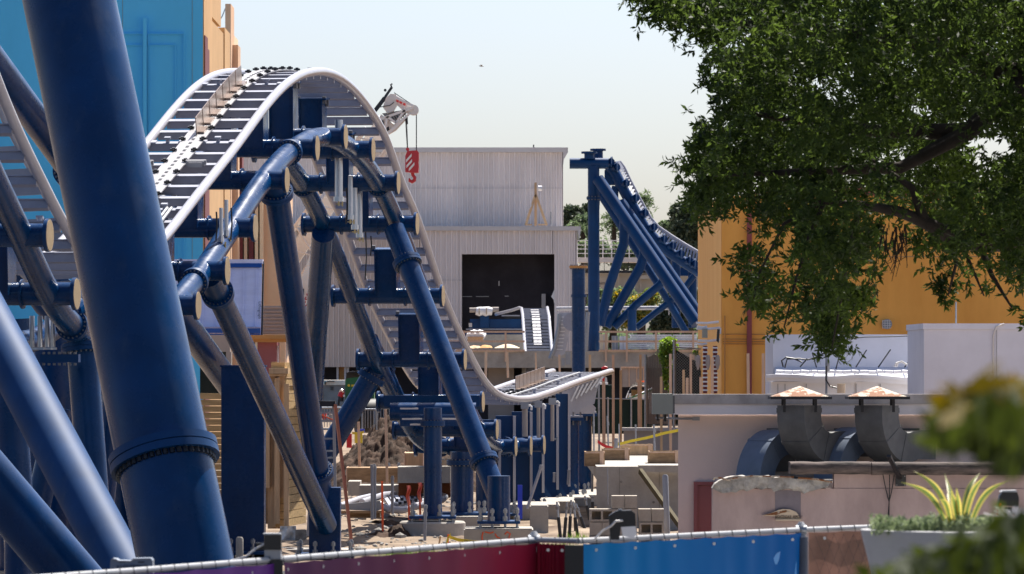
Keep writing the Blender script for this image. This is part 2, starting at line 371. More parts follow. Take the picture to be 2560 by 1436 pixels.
# ------------------------------------------------------------------ the coaster hill (straight in plan)
CDv, HDv = Vector((.989, -.148, 0)), Vector((.148, .989, 0)); G = 1.38
RP = [(117, 478), (180, 600), (420, 585), (470, 518), (534, 437), (594, 361), (647, 287), (694, 230), (738, 193), (778, 180), (828, 183), (878, 217), (928, 280),
      (972, 360), (997, 444), (1034, 521), (1067, 618), (1111, 750), (1151, 837), (1184, 907), (1211, 954), (1241, 984), (1275, 996), (1318, 998), (1368, 984), (1440, 957), (1526, 929)]
def railpt(px, py):
    D = 14.845/(.15-(px-1280)/F); return D, ZC+(HY-py)*D/F
zr = [railpt(*p) for p in RP]+[(54.5, 9.3), (56.5, 7.6), (58.4, 6.32), (64.4, 4.42)]
RZ = herm(zr, sig=.55)
DP = [(120, 588), (188, 737), (492, 764), (565, 678), (635, 570), (714, 450), (790, 370), (861, 342), (930, 374), (993, 457), (1040, 560), (1105, 740), (1160, 900), (1205, 1005), (1240, 1075), (1287, 1117), (1325, 1115), (1358, 1113)]
def discpt(px, py):
    D = 14.535/(.15-(px-1280)/F); return D, ZC+(HY-py)*D/F
zd = [discpt(*p) for p in DP]; SZ = herm(zd+[(54.5, 7.6), (57.3, 5.75), (64.4, 3.42), (102.6, 1.45)], sig=.3)
def frame(D):
    p = Vector((-14.845+.15*D, D, RZ(D))); s = (RZ(D+.15)-RZ(D-.15))/.3
    T = Vector((.148, .989, s*.989)).normalized(); return p-CDv*(G/2), T, CDv.cross(T).normalized()
def spine(D, w): return Vector((-14.535+.15*D, D, SZ(D)))-CDv*(1.0-w)
D0, D1 = 55.0, 114.5
tr = thing('coaster_track', 'grey railed coaster track arching over a hill on blue twin spine tubes', 'coaster track', (-15.535+.15*80, 80, 0))
for sgn in (1, -1):
    pts = []
    for D in np.arange(D0, D1+.01, .25):
        c, T, N = frame(D); pts.append(c+CDv*(sgn*G/2))
    part('rail', MB().tube(pts, .07, 20), railm, tr)
    part('spine_tube', MB().tube([spine(D, sgn*.66) for D in np.arange(55.0, 102.6, .25)], .157, 32), blue, tr)
tie_src = None
def oriented(o, c, T, N): o.matrix_basis = Matrix(((CDv.x, T.x, N.x, c.x-LOC[tr].x), (CDv.y, T.y, N.y, c.y-LOC[tr].y), (CDv.z, T.z, N.z, c.z-LOC[tr].z), (0, 0, 0, 1)))
tb = MB().box((0, 0, -.06), (G-.06, .085, .115)).box((0, 0, -.001), (G-.1, .12, .014))
tbm = tb.mesh('cross_tie', tiem, Vector((0, 0, 0)))
tb2 = MB().box((0, 0, -.06), (G-.06, .085, .115)).box((0, 0, -.001), (G-.1, .12, .014))
for sx in (-.38, .38):
    tb2.tube([(sx, 0, 0), (sx, 0, .07)], .03, 8); tb2.box((sx, 0, .075), (.09, .07, .03)); tb2.box((sx-.22, 0, .012), (.1, .13, .03)); tb2.box((sx+.22, 0, .012), (.1, .13, .03))
tbm2 = tb2.mesh('cross_tie', tiem, Vector((0, 0, 0)))
def tie(D, i):
    c, T, N = frame(D); o = bpy.data.objects.new('cross_tie', tbm2 if i % 6 == 3 else tbm); COL.objects.link(o); o.parent = tr; LOC[o] = LOC[tr]
    oriented(o, c, T, N)
tieD = list(np.arange(56.0, 114.3, .595))
for i, D in enumerate(tieD): tie(D, i)
# centre stator strip with slots and bolts
def strip(a, b, half=.165):
    m = MB(); d = bo = m
    Ds = list(np.arange(a, b+.01, .2975))
    L = []; Rr = []
    for D in Ds:
        c, T, N = frame(D); L.append(c-CDv*half+N*.022); Rr.append(c+CDv*half+N*.022)
    for i in range(len(Ds)-1):
        N = frame(Ds[i])[2]; m.prism([L[i], Rr[i], Rr[i+1], L[i+1]], N*.02)
    m.cur = 1
    for D in np.arange(a+.1, b-.1, .2):
        c, T, N = frame(D); d.box(c+N*.045, (.045, .085, .006), Matrix((CDv, T, N)).transposed())
    for D in tieD:
        if a < D < b:
            c, T, N = frame(D)
            for s in (-1, 1):
                q = c+CDv*s*(half-.01)+N*.044
                bo.tube([q, q+N*.05], .026, 8).box(q+N*.02, (.1, .03, .03), Matrix((CDv, T, N)).transposed()).box(q+N*.02, (.03, .1, .03), Matrix((CDv, T, N)).transposed())
    part('stator_strip', m, [stripm, darkm], tr)
strip(65.2, 81.4); strip(99.0, 104.2, .12)
# narrow cable tray beside the strip in the dip
for a, b, wv in ((98.6, 112.6, .22), (66.0, 68.6, .44), (66.0, 68.6, .5)):
    part('cable_tray', MB().tube([frame(D)[0]+CDv*wv+frame(D)[2]*.05 for D in np.arange(a, b, .3)], .022, 8), mgrey, tr)
# brake fins
def fins(a, b, n, h, wv, lab):
    for k in range(n):
        D = a+(b-a)*(k+.5)/n; c, T, N = frame(D); L = (b-a)/n*.93
        A = Matrix((CDv, T, N)).transposed(); f = MB().box(c+CDv*wv+N*(.05+h/2), (.014, L, h), A)
        f.box(c+CDv*(wv+.05)+N*.06, (.1, L*.7, .03), A)
        part('brake_fin', f, finm, tr, label=lab)
fins(72.3, 75.6, 7, .26, -.0, 'upright brown filmed brake fin on the crest'); fins(104.2, 108.6, 8, .30, -.03, 'upright brown filmed brake fin in the dip')
# two rounded proximity sensors between ties
for wv in (-.44, .34):
    c, T, N = frame(70.75); b = MB()
    for k in range(5): b.box(c+CDv*wv+T*(k-2)*.03+N*(.03+.035*math.cos((k-2)*.6)), (.3-abs(k-2)*.05, .032, .07), Matrix((CDv, T, N)).transposed())
    part('sensor_cover', b, stripm, tr)
# cross tubes, end plates, box posts
dl = sorted(d for d, z in zd)
for i, D in enumerate(dl):
    L0, R0 = spine(D, -1.0), spine(D, 1.0)
    ct = part('cross_tube', MB().tube([L0, R0], .143, 28).disc(spine(D, .33), CDv, .185, .03).disc(spine(D, -.33), CDv, .185, .03), blue, tr)
    for e, sg in ((L0, -1), (R0, 1)):
        ep = part('end_plate', MB().disc(e, CDv, .205, .045, 32), blue, ct)
    part('end_face', MB().disc(R0+CDv*.024, CDv, .19, .006, 32), tan, ct)
    c, T, N = frame(D); bot = spine(D, 0)
    if D < 98:
        top = c-N*.14-T*.0; d = (top-bot); h = d.length
        A = Matrix((CDv, d.normalized().cross(CDv).normalized()*-1, d.normalized())).transposed()
        bp = MB().box((bot+top)/2, (.36, .3, h), A).box(top-d.normalized()*.02, (.52, .36, .03), A)
        for s in (-1, 1): bp.box((bot+top)/2+CDv*s*.19, (.02, .42, h), A)
        bb = bp; bp.cur = 1
        for s in (-1, 1):
            for q in (-.12, .12): bb.box(top+CDv*s*.22+T*q-d.normalized()*.06, (.06, .06, .12), A)
        part('box_post', bp, [blue, boltm], tr)
# spine joints
for D in (71.0-1.9, 76.0, 83.9, 98.2, 61.9):
    for sg in (1, -1):
        a = spine(D-.1, sg*.66); b = spine(D+.1, sg*.66); ring(tr, (a+b)/2, b-a, .205, .09, 20, .012)
# hanging brake cylinders and hoses under the far slope
for k, (px, y0, y1, D, r) in enumerate([(847, 300, 500, 81.6, 10), (876, 440, 545, 83.0, 6), (887, 470, 570, 83.6, 7), (899, 470, 590, 84.2, 7), (553, 520, 600, 70.6, 5), (566, 500, 585, 70.9, 5)]):
    a, b = P(px, y0, D), P(px, y1, D)
    cy = part('brake_cylinder', MB().tube([a, b], ms(r, D), 14).tube([b+Vector((0, 0, .05)), b-Vector((0, 0, .03))], ms(r*1.35, D), 8), alu, tr)
    f = MB().tube([b, b-Vector((0, 0, .1))], .014, 8).beam(b-Vector((.05, 0, .07)), b+Vector((.07, 0, -.07)), .018, .018).tube([b+Vector((.06, 0, -.03)), b+Vector((.06, 0, -.11))], .012, 8)
    part('valve', f, brass, cy)
for px, y0, y1, D in ((866, 470, 560, 83), (914, 580, 700, 85), (927, 590, 640, 85), (541, 530, 600, 69), (578, 520, 600, 70)):
    part('hose', MB().tube([P(px, y0, D), P(px+2, (y0+y1)/2, D), P(px-1, y1, D)], .012, 6), cable, tr)
for px, D in ((100, 62.0), (118, 62.2), (80, 62.4), (132, 62.4)):
    part('brake_cylinder', MB().tube([P(px, 790, D), P(px, 868, D)], .032, 12).box(P(px, 872, D), (.1, .1, .03)), alu, tr)

# ------------------------------------------------------------------ supports
# J: bright column left of centre and K: dark raking leg, sharing a square foot
t = column('bright blue leaning column from the near slope down to the block foot beside the ladder', P(684, 432, 74.8), P(805, 1255, 79), .19, (.095, .94))
K0, K1 = P(524, 690, 70.0), P(815, 1312, 78.6)
t = column('dark blue raking leg crossing in front of the lumber crib', K0, K1, .175, (.937,), bolts=22)
ft = thing('column_foot', 'square blue foot block carrying two leaning columns behind the purple banner', 'column foot', P(812, 1400, 79))
a, b = P(772, 1420, 78.7), P(850, 1220, 78.7); part('block', MB().bx(a.x, b.x, 78.75, 79.25, 0, b.z), blue, ft)
base_plate(ft, Vector(((a.x+b.x)/2, 79, 0)), .48, .02)
# M / N: legs from saddles on the far slope
column('dark blue raking leg running from the far slope to the nearest pedestal', P(985, 572, 85.3), P(1252, 1262, 82.6), .185, (.154, .873), bolts=24)
column('dark green tinted leg dropping behind the bright leaning column', P(808, 585, 85.7), P(760, 1240, 92), .2, (.17,), rb=.21)
column('bright blue brace rising to the right to a bolted joint above the dirt mound', P(945, 915, 91.6), P(765, 1220, 91.6), .2, (.905,))
jt = column('short bolted spine elbow below the far slope', P(925, 850, 91.3), P(1012, 1040, 93.5), .16, (.62,))
# block column with long diagonal brace (left of the lumber)
bc = thing('support_column', 'wide dark blue square column with long diagonal brace behind the near pipe', 'column', P(606, 1388, 80), 'blue support columns')
a, b = P(553, 1388, 80), P(660, 918, 80); part('box_column', MB().bx(a.x, b.x, 80, 80.6, 0, b.z), blue, bc)
part('top_plate', MB().bx(a.x-.02, b.x+.02, 79.97, 80.63, b.z, b.z+.03), blue, bc)
br = part('diagonal_brace', MB().tube([P(-60, 95, 70), P(590, 985, 82.2)], .22, 40), blue, bc)
ring(bc, P(-60, 95, 70)+(P(590, 985, 82.2)-P(-60, 95, 70))*.335, P(590, 985, 82.2)-P(-60, 95, 70), .3, .12, 24, .02)
base_plate(bc, Vector(((a.x+b.x)/2, 80.3, 0)), .6, .02)
# pedestals with their columns
def pedestal(label, px0, px1, ptop, D, depth, round_=False, extra=None):
    x0, x1 = P(px0, 0, D).x, P(px1, 0, D).x; z1 = P(0, ptop, D).z
    if round_:
        c = Vector(((x0+x1)/2, D+(x1-x0)/2, -.3)); r = (x1-x0)/2
        mb = MB().tube([c, Vector((c.x, c.y, z1-.03)), Vector((c.x, c.y, z1))], [r, r, r-.03], 40)
    else:
        mb = MB(); e = .02
        mb.bx(x0, x1, D, D+depth, -.35, z1-e); mb.prism([(x0+e, D+e, z1-e), (x1-e, D+e, z1-e), (x1-e, D+depth-e, z1-e), (x0+e, D+depth-e, z1-e)], (0, 0, e))
    return solo('concrete_pedestal', mb, conc, label, 'pedestal', 'concrete pedestals under the columns')
def vcol(label, px, D, ptop, pbot, r, fl=(), plate=.5, n=40):
    pb = P(px, pbot, D); pt = Vector((pb.x, D, P(px, ptop, D).z))
    t = column(label, pt, pb, r, fl, bolts=20, th=.09)
    base_plate(t, pb, plate, pb.z+.01); return t
pd = pedestal('low square concrete pedestal with orange spray paint beside the yellow tape', 1160, 1333, 1322, 81.6, 1.15)
pdD = 81.595
for i, (x0, pts) in enumerate([(1208, [(0, 0), (-3, 14), (-2, 26)]), (1212, [(0, 0), (14, 4), (22, 0)]), (1238, [(0, 6), (4, 16), (12, 20)]), (1262, [(0, 8), (6, 0), (14, 6), (10, 18), (16, 24)]), (1270, [(0, 24), (-12, 26)])]):
    m = MB().tube([P(x0+a, 1330+b*.8, 81.6)-Vector((0, .004, 0)) for a, b in pts], .012, 6); part('spray_mark', m, orangepl, pd)
ft2 = vcol('blue stub post on the spray painted pedestal', 1247, 82.2, 1190, 1310, .19, (), .36)
pedestal('low round concrete pedestal with column standing behind the caution tape', 997, 1163, 1306, 87.6, 1.2, True)
vcol('plain blue upright column on the round pedestal', 1082, 88.2, 1020, 1297, .165, (.86,), .42)
# box beam assembly under the dip
bm = thing('spine_saddle', 'dark blue saddle beams under the track dip on top of the round column', 'saddle beam', P(1085, 1060, 89))
part('beam', MB().tube([P(975, 1030, 90), P(1190, 1030, 90)], .17, 24), blue, bm)
for y, x0, x1, d in ((1003, 960, 1200, 91.5), (1052, 1000, 1170, 88.6)): part('beam', MB().pbox(x0, x1, y-14, y+14, d, .3), blue, bm)
for x0, x1, y in ((1000, 1045, 1020), (1005, 1055, 1046), (1025, 1060, 1060), (1105, 1150, 1046)): part('bracket', MB().pbox(x0, x1, y, y+4, 88.2, .1), trimm, bm)
pedestal('flat concrete pedestal partly hidden behind the round pedestal', 1128, 1250, 1292, 93, 1.6)
vcol('blue column with flanged head behind the nearest raking leg', 1155, 94, 1130, 1288, .22, (.83,), .5)
vcol('slim blue column close behind the nearest raking leg', 1215, 96, 1150, 1285, .2, (), .45)
# row of tall flat columns under the level track
flat = [(1225, 46, 97, 1050, 1290), (1262, 46, 99, 1040, 1287), (1303, 48, 101, 1030, 1280), (1337, 40, 104, 1015, 1273), (1372, 42, 107, 1010, 1264), (1405, 34, 110, 985, 1255)]
ordn = ['first', 'second', 'third', 'fourth', 'fifth', 'sixth']
for i, (px, wpx, D, y0, y1) in enumerate(flat):
    t = thing('flat_column', 'tall dark blue flat sided column under the level track, %s of the row counted from the raking leg' % ordn[i], 'column', P(px, y1, D), 'flat columns under the level track')
    a, b = P(px-wpx/2, y1, D), P(px+wpx/2, y0, D); part('web', MB().bx(a.x, b.x, D, D+.5, a.z, b.z), blue_dull, t)
    part('edge_flange', MB().bx(b.x-.02, b.x+.035, D-.14, D+.0, a.z+.35 if i > 1 else a.z, b.z), railm, t)
    if i > 1: part('gusset', MB().prism([(b.x, D-.02, a.z), (b.x+.36, D-.02, a.z), (b.x, D-.02, a.z+.55)], (0, .03, 0)), blue_dull, t)
    base_plate(t, Vector(((a.x+b.x)/2+.12, D+.1, a.z)), .42, a.z+.01)
    if i > 1: part('base_stop', MB().bx(b.x+.1, b.x+.22, D-.2, D-.1, a.z, a.z+.05), railm, t)
peds = [('tall plain concrete pedestal block right of the sprayed pedestal', 1325, 1371, 1264, 88.5, .9), ('long concrete footing under the second and third flat columns', 1250, 1400, 1262, 97.2, 2.2), ('stepped concrete footing under the fourth flat column', 1352, 1438, 1254, 101, 3), ('pale concrete footing under the fifth flat column', 1390, 1478, 1247, 105.5, 3), ('far concrete footing under the round columns', 1420, 1512, 1238, 109.5, 5)]
for p in peds: pedestal(*p)
for i, (px, top, D, r, w) in enumerate([(1424, 1052, 111, .21, .4), (1458, 1041, 114.5, .2, .4)]):
    t = vcol(['blue column with square cap plate under the grey track bracket', 'blue column with square cap plate at the cut end of the track'][i], px, D, top, 1240-i*6, r, (), w)
    c = P(px, top, D); part('cap_plate', MB().bx(c.x-.32, c.x+.32, D-.35, D+.35, c.z, c.z+.07), blue_dull, t)
    part('cap_plate', MB().bx(c.x-.3, c.x+.3, D-.33, D+.33, c.z+.075, c.z+.12), railm, t)
    b = MB()
    for k in range(4): b.tube([c+Vector((-.24+.16*k, -.28, -.1)), c+Vector((-.24+.16*k, -.28, .2))], .02, 6)
    part('bolt_row', b, boltm, t)
# grey bracket under the cut end
bk = thing('track_bracket', 'grey steel bracket with ladder like slots under the cut track end', 'bracket', P(1440, 1046, 112))
part('plate', MB().prism([P(1402, 1042, 112), P(1436, 1042, 112), P(1452, 1022, 112), P(1486, 1010, 112), P(1493, 975, 112), P(1502, 938, 112), P(1455, 956, 112), P(1405, 975, 112)], (0, .05, 0)), railm, bk)
part('plate', MB().prism([P(1437, 1035, 113.5), P(1485, 1035, 113.5), P(1490, 1020, 113.5), P(1478, 1008, 113.5), P(1470, 985, 113.5), P(1437, 1000, 113.5)], (0, .05, 0)), railm, bk)
for k in range(6):
    x = 1428+k*12; part('slat', MB().beam(P(x, 1004-k*7, 111.9), P(x+20, 962-k*4, 111.9), .05, .04), alu, bk)
# white vent pipes on the flat columns
for i, (px, y0, y1, D, r) in enumerate([(1312, 1008, 1092, 98.5, 7), (1346, 1005, 1095, 100.5, 4.5), (1381, 998, 1103, 103, 4.5)]):
    t = thing('brake_pipe', ['thick pale pipe hanging beside the second flat column', 'slim pale pipe hanging beside the third flat column', 'slim pale pipe with small valve tee at its foot'][i], 'pipe', P(px, y1, D), 'pale pipes under the level track')
    part('pipe', MB().tube([P(px, y0, D), P(px, y1, D)], ms(r, D), 14), MATS['greige_siding'], t)
    part('hook', MB().tube([P(px+7, y0+8, D), P(px+13, y0+6, D), P(px+17, y0+10, D), P(px+16, y0+18, D)], .022, 8), whitep, t)
    part('clamp', MB().box(P(px, y0+6, D-.1), (.16, .06, .14)), mgrey, t)
    if i == 2: part('valve', MB().beam(P(px-4, 1100, D), P(px+12, 1097, D), .03, .03).tube([P(px+12, 1092, D), P(px+12, 1103, D)], .02, 8), galv, t)
# near giant pipes at the left
nb = column('huge glossy blue near pipe column leaning across the left of the view', P(150, -110, 46.2), P(488, 1520, 44.0), .435, (.222,), n=72, bolts=44, fr=1.16, th=.15, bmat=darkm, one=True)
column('broad sunlit blue brace slanting down to the foot of the huge pipe', P(-130, 610, 55.4), P(330, 1470, 50.6), .262, n=56, mat=blue_satin)
column('lowest dark blue brace in the bottom left corner', P(-120, 1090, 47), P(230, 1500, 47), .265, n=56)
column('shadowed upright column behind the sunlit brace', P(205, 860, 62.5), P(250, 1460, 62), .2, (.98,))
column('slim blue leg with bright left edge behind the huge pipe', P(300, 850, 67), P(250, 1330, 67), .16)
column('short blue leg leaning left behind the lowest brace', P(150, 1020, 66), P(60, 1420, 66), .17)
column('dark column at the left edge of the view', P(15, 850, 60), P(55, 1420, 60), .2)
column('dark blue upright stump in the bottom left corner', P(50, 1330, 56), P(50, 1470, 56), .18)
for i, (x0, y0, x1, y1, D, r) in enumerate(((20, 800, 60, 1440, 74, .38), (130, 820, 150, 1440, 76, .36), (235, 800, 225, 1440, 78, .34), (320, 820, 330, 1440, 79, .33))):
    column(['dark far column at the left edge seen between the braces', 'dark far column second from the left edge between the braces', 'dark far column just left of the huge pipe', 'dark far column hidden mostly behind the huge pipe'][i], P(x0, y0, D), P(x1, y1, D), r)
t2 = thing('coaster_track', 'second grey railed track dipping behind the left braces, mostly hidden', 'coaster track', P(60, 900, 71))
pth = [(-160, 130), (-80, 330), (0, 480), (60, 585), (130, 680), (200, 745), (290, 790)]
part('spine_tube', MB().tube([P(x, y+70, 71.5) for x, y in pth], .3, 28), blue_dull, t2)
part('rail', MB().tube([P(x-95, y-20, 71) for x, y in pth], .07, 14), railm, t2); part('rail', MB().tube([P(x+95, y-30, 71) for x, y in pth], .07, 14), railm, t2)
for k in range(17):
    u = k/16*(len(pth)-1.001); i = int(u); f = u-i; x = pth[i][0]+(pth[i+1][0]-pth[i][0])*f; y = pth[i][1]+(pth[i+1][1]-pth[i][1])*f
    part('cross_tie', MB().beam(P(x-95, y-20, 71), P(x+95, y-30, 71), .09, .12), tiem, t2)
part('box_web', MB().prism([P(x, y-20, 71.4) for x, y in pth]+[P(x, y+80, 71.4) for x, y in pth[::-1]], (0, .12, 0)), blue_dull, t2)
sb = thing('spine_bracket', 'dark bolted bracket plate under the left track dip', 'bracket', P(150, 905, 61.5))
part('plate', MB().pbox(100, 196, 886, 906, 61.5, .3), blue_dull, sb)
b = MB()
for k in range(7):
    for y in (880, 908): b.pbox(106+k*13, 112+k*13, y, y+6, 61.48, .05)
part('bolt_row', b, boltm, sb)
# ------------------------------------------------------------------ corrugated hangar
def ribbed(mb, x0, x1, y, z0, z1, pitch, d=.15):       # standing rib cladding facing -Y
    x = x0
    while x < x1-1e-3:
        e = min(x+pitch, x1); r = min(pitch*.14, (e-x)/4)
        pr = [(x, y), (e-3*r, y), (e-2.2*r, y-d), (e-.8*r, y-d), (e, y)]
        for (a, b), (c, q) in zip(pr[:-1], pr[1:]): mb.add([(a, b, z0), (c, q, z0), (c, q, z1), (a, b, z1)], [(0, 1, 2, 3)])
        x = e
    return mb
DH = 275
def X(px, D): return (px-1280)/F*D
def Z(py, D): return ZC+(HY-py)/F*D
hg = thing('metal_hangar', 'large grey ribbed metal hangar with a dark open track doorway', 'hangar', (X(1100, DH), DH, 0))
m = MB(); ribbed(m, X(560, DH+6), X(1408, DH+6), DH+6, Z(575, DH+6), Z(380, DH+6), .3)
m.bx(X(560, DH+6), X(1408, DH+6), DH+6.1, DH+40, 0, Z(378, DH+6)); part('upper_wall', m, metalwall, hg, recalc=False)
m = MB(); zt = Z(572, DH); zb = Z(918, DH)
ribbed(m, X(1052, DH), X(1155, DH), DH, zb-1.5, zt, .3); ribbed(m, X(1155, DH), X(1386, DH), DH, Z(636, DH), zt, .3); ribbed(m, X(1386, DH), X(1444, DH), DH, zb-1.5, zt, .3)
part('lower_wall', m, metalwall, hg, recalc=False)
m = MB(); ribbed(m, X(570, DH), X(1052, DH), DH, zb, zt, .3); part('lower_wall', m, metalwall_warm, hg, label='warmer tan stretch of lower wall', recalc=False)
part('roof_trim', MB().pbox(555, 1452, 566, 577, DH-.3, .6).pbox(555, 1420, 369, 381, DH+5.6, .6), trimm, hg)
part('corner_trim', MB().prism([P(1408, 381, DH+5.6), P(1420, 381, DH+5.6), P(1410, 398, DH+5.6), P(1407, 420, DH+5.6)], (0, .4, 0)).prism([P(1444, 577, DH-.3), P(1452, 577, DH-.3), P(1447, 605, DH-.3)], (0, .4, 0)), trimm, hg)
part('lower_roof', MB().bx(X(560, DH), X(1445, DH), DH+.05, DH+6, zt-.1, zt), trimm, hg)
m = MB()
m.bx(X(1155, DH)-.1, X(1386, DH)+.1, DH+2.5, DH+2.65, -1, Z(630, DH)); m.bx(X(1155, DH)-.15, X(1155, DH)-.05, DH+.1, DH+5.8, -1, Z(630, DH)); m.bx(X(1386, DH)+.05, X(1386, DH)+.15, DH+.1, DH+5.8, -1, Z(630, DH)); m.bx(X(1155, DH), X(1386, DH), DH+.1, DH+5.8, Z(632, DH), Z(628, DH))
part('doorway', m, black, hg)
m = MB()
for x0, x1, y in ((1156, 1180, 741), (1190, 1222, 741), (1262, 1272, 740)): m.pbox(x0, x1, y, y+1.5, DH+2.4, .05)
m.pbox(1246, 1249, 703, 715, DH+2.4, .05); m.pbox(1354, 1364, 735, 770, DH+2, .3)
part('door_light_gap', m, trimm, hg)
part('flap', MB().prism([P(1386, 724, DH-.1), P(1378, 742, DH-.1), P(1384, 750, DH-.1), P(1387, 768, DH-.1)], (0, .05, 0)), whitep, hg)
part('lap_seam', MB().pbox(1055, 1155, 700, 701.2, DH-.17, .02).pbox(570, 1050, 742, 743.2, DH-.17, .02).pbox(850, 1406, 470, 471.2, DH+5.83, .02), trimm, hg)
part('mast', MB().tube([P(1334, 372, DH+8), P(1334, 362, DH+8)], .04, 6), darkm, hg)
# dark bay under the tan wall
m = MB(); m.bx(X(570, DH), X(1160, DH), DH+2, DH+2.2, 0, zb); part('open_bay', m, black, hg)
m = MB()
for x0, x1 in ((841, 846), (860, 865), (760, 764), (866, 872)): m.bx(X(x0, DH), X(x1, DH), DH+.2, DH+.6, 0, zb)
part('bay_post', m, trimm, hg)
part('bay_panel', MB().bx(X(847, DH), X(860, DH), DH+.5, DH+.6, 0, zb), bandor, hg)
ts = thing('wooden_tripod', 'pale timber tripod brace with a white lamp standing on the hangar roof', 'tripod', P(1340, 566, DH+1))
for a in ((1314, 564), (1367, 564)): part('leg', MB().beam(P(*a, DH+1), P(1339, 487, DH+1), .14, .14), wood, ts)
part('post', MB().beam(P(1339, 565, DH+1.2), P(1339, 457, DH+1.2), .14, .14), wood, ts)
part('foot_board', MB().pbox(1312, 1330, 560, 564, DH+.9, .1).pbox(1345, 1366, 560, 564, DH+.9, .1), wood, ts)
part('lamp_head', MB().tube([P(1345, 471, DH+1), P(1355, 471, DH+1)], .14, 12), whitep, ts)
part('side_board', MB().beam(P(1318, 532, DH+.9), P(1330, 512, DH+.9), .3, .04), trimm, ts)
part('antenna', MB().tube([P(1378, 563, DH+1), P(1377, 530, DH+1)], .03, 6), galv, ts)

# ------------------------------------------------------------------ blue show building and tan towers
DB = 135
bb = thing('blue_building', 'tall flat sky blue building with raised panel lines and a vertical fin', 'building', (X(200, DB), DB, 0))
part('wall', MB().bx(X(-400, DB), X(507, DB), DB, DB+3.7, 0, 22), skyblue, bb)
xs_ = X(507, DB); part('side_wall', MB().bx(xs_+.002, xs_+.03, DB+.02, DB+3.7, 0, 22), tanst, bb)
part('red_stripe', MB().bx(xs_+.032, xs_+.06, DB+.1, DB+1.3, 0, Z(88, DB)).bx(xs_+.032, xs_+.05, DB+1.3, DB+2.2, 0, Z(114, DB)), redst, bb)
part('fin', MB().bx(X(359, DB), X(368, DB), DB-.22, DB, 0, Z(46, DB)), skyblue, bb)
m = MB()
def rect(x0, x1, y0, y1, t=1.6, d=.05):
    m.pbox(x0, x1, y0, y0+t, DB-d, d); m.pbox(x1-t, x1, y0+t, y1, DB-d, d); m.pbox(x0, x0+t, y0+t, y1, DB-d, d)
rect(369, 461, 84, 800, 2.2, .08); rect(372, 440, 112, 800, 2.2, .06); rect(240, 357, 84, 800, 2.2, .08); rect(255, 356, 112, 800, 2.2, .06)
part('panel_moulding', m, skyblue, bb)
m = MB()
for x in (306, 480): m.pbox(x, x+.9, -200, 800, DB-.012, .012)
part('panel_joint', m, MATS['grey_green_box'], bb)
tb_ = thing('tan_building', 'tan stepped building just behind the end of the blue wall', 'building', (X(530, 150), 150, 0))
D = 150
part('wall', MB().pbox(480, 528, -200, 40, D, 5).bx(X(480, D), X(530, D), D+.02, D+6, 0, Z(52, D)), tanst, tb_)
part('wall', MB().bx(X(495, D), X(533, D), D+6, D+9, 0, Z(36, D)), tanst, tb_)
part('drum_lamp', MB().pbox(531, 537, 116, 136, D+5, .5).pbox(537, 545, 161, 182, D+8, .5), bandor, tb_)
cb = thing('cream_building', 'cream building with two pale pillars beyond the tan building', 'building', (X(570, 165), 165, 0))
D = 165
part('wall', MB().bx(X(528, D), X(562, D), D+2, D+8, 0, Z(62, D)), creamst, cb)
part('pillar', MB().bx(X(563, D), X(577, D), D, D+2, 0, Z(10, D)), peach, cb); part('pillar', MB().bx(X(577.2, D), X(591, D), D+1, D+2.5, 0, Z(108, D)), peach, cb)
part('lower_wall', MB().bx(X(560, D), X(702, D), D+3, D+9, 0, Z(455, D)), peach, cb)
m = MB()
for x in (583, 600, 628, 640): m.bx(X(x, D), X(x+8, D), D+2.4, D+3, 0, Z(455, D))
part('pilaster', m, creamst, cb)
part('red_stripe', MB().bx(X(612, D), X(624, D), D+2.5, D+3, 0, Z(455, D)), redst, cb)
part('wire', MB().tube([P(543, 60, D+3), P(556, 40, D+3), P(563, 22, D+3)], .02, 5).tube([P(512, 28, D), P(512, 10, D)], .03, 5), galv, cb)
part('step', MB().bx(X(591, D), X(597, D), D+2, D+3, 0, Z(166, D)), redst, cb)

# ------------------------------------------------------------------ blue roofed kiosk
D = 108
ks = thing('kiosk', 'small pink kiosk with film covered lavender metal roof and bright blue gutter', 'kiosk', (X(580, D), D, 0))
a, b = P(430, 818, D), P(655, 660, D+.5)
part('roof_panel', MB().prism([(a.x, D, a.z), (b.x, D, a.z), (b.x, D+.5, b.z), (a.x, D+.5, b.z)], (0, .05, -.04)), film, ks)
m = MB()
for px in (475, 507, 540, 574, 607, 639):
    x = X(px, D); m.beam((x, D-.01, a.z+.02), (x, D+.46, b.z-.1), .025, .05)
part('roof_seam', m, film, ks)
part('ridge_cap', MB().bx(a.x, b.x+.02, D+.45, D+.8, b.z-.0, b.z+.1), film, ks)
part('ridge_band', MB().prism([(a.x, D+.44, b.z-.085), (b.x, D+.44, b.z-.085), (b.x, D+.47, b.z-.0), (a.x, D+.47, b.z-.0)], (0, -.03, .01)), gutterblue, ks)
z0 = Z(838, D)
part('gutter', MB().bx(a.x, b.x, D-.22, D-.02, z0+.04, a.z-.03).bx(a.x, b.x, D-.2, D-.02, z0, z0+.035), gutterblue, ks)
part('side_edge', MB().prism([(b.x+.005, D-.02, z0), (b.x+.04, D-.02, z0), (b.x+.04, D+.6, b.z+.06), (b.x+.005, D+.6, b.z+.06)], (0, .1, 0)), darkm, ks)
d = Vector((0, .5, b.z-a.z)).normalized()
rot = Matrix(((0, 1, 0), (d.y, 0, -d.z), (d.z, 0, d.y)))
lettering('Lithograph', .095, (X(649, D), D+.07, a.z+(b.z-a.z)*.25+.02), Matrix(((0, 1, 0), (-d.y, 0, -d.z), (-d.z, 0, d.y))).to_euler(), greytxt, ks)
part('post', MB().pbox(505, 575, 838, 880, D+.4, .4).pbox(565, 578, 880, 1200, D+.4, .4), MATS['greige_siding'], ks)
part('window', MB().pbox(500, 566, 880, 990, D+.9, .05), glassm, ks)
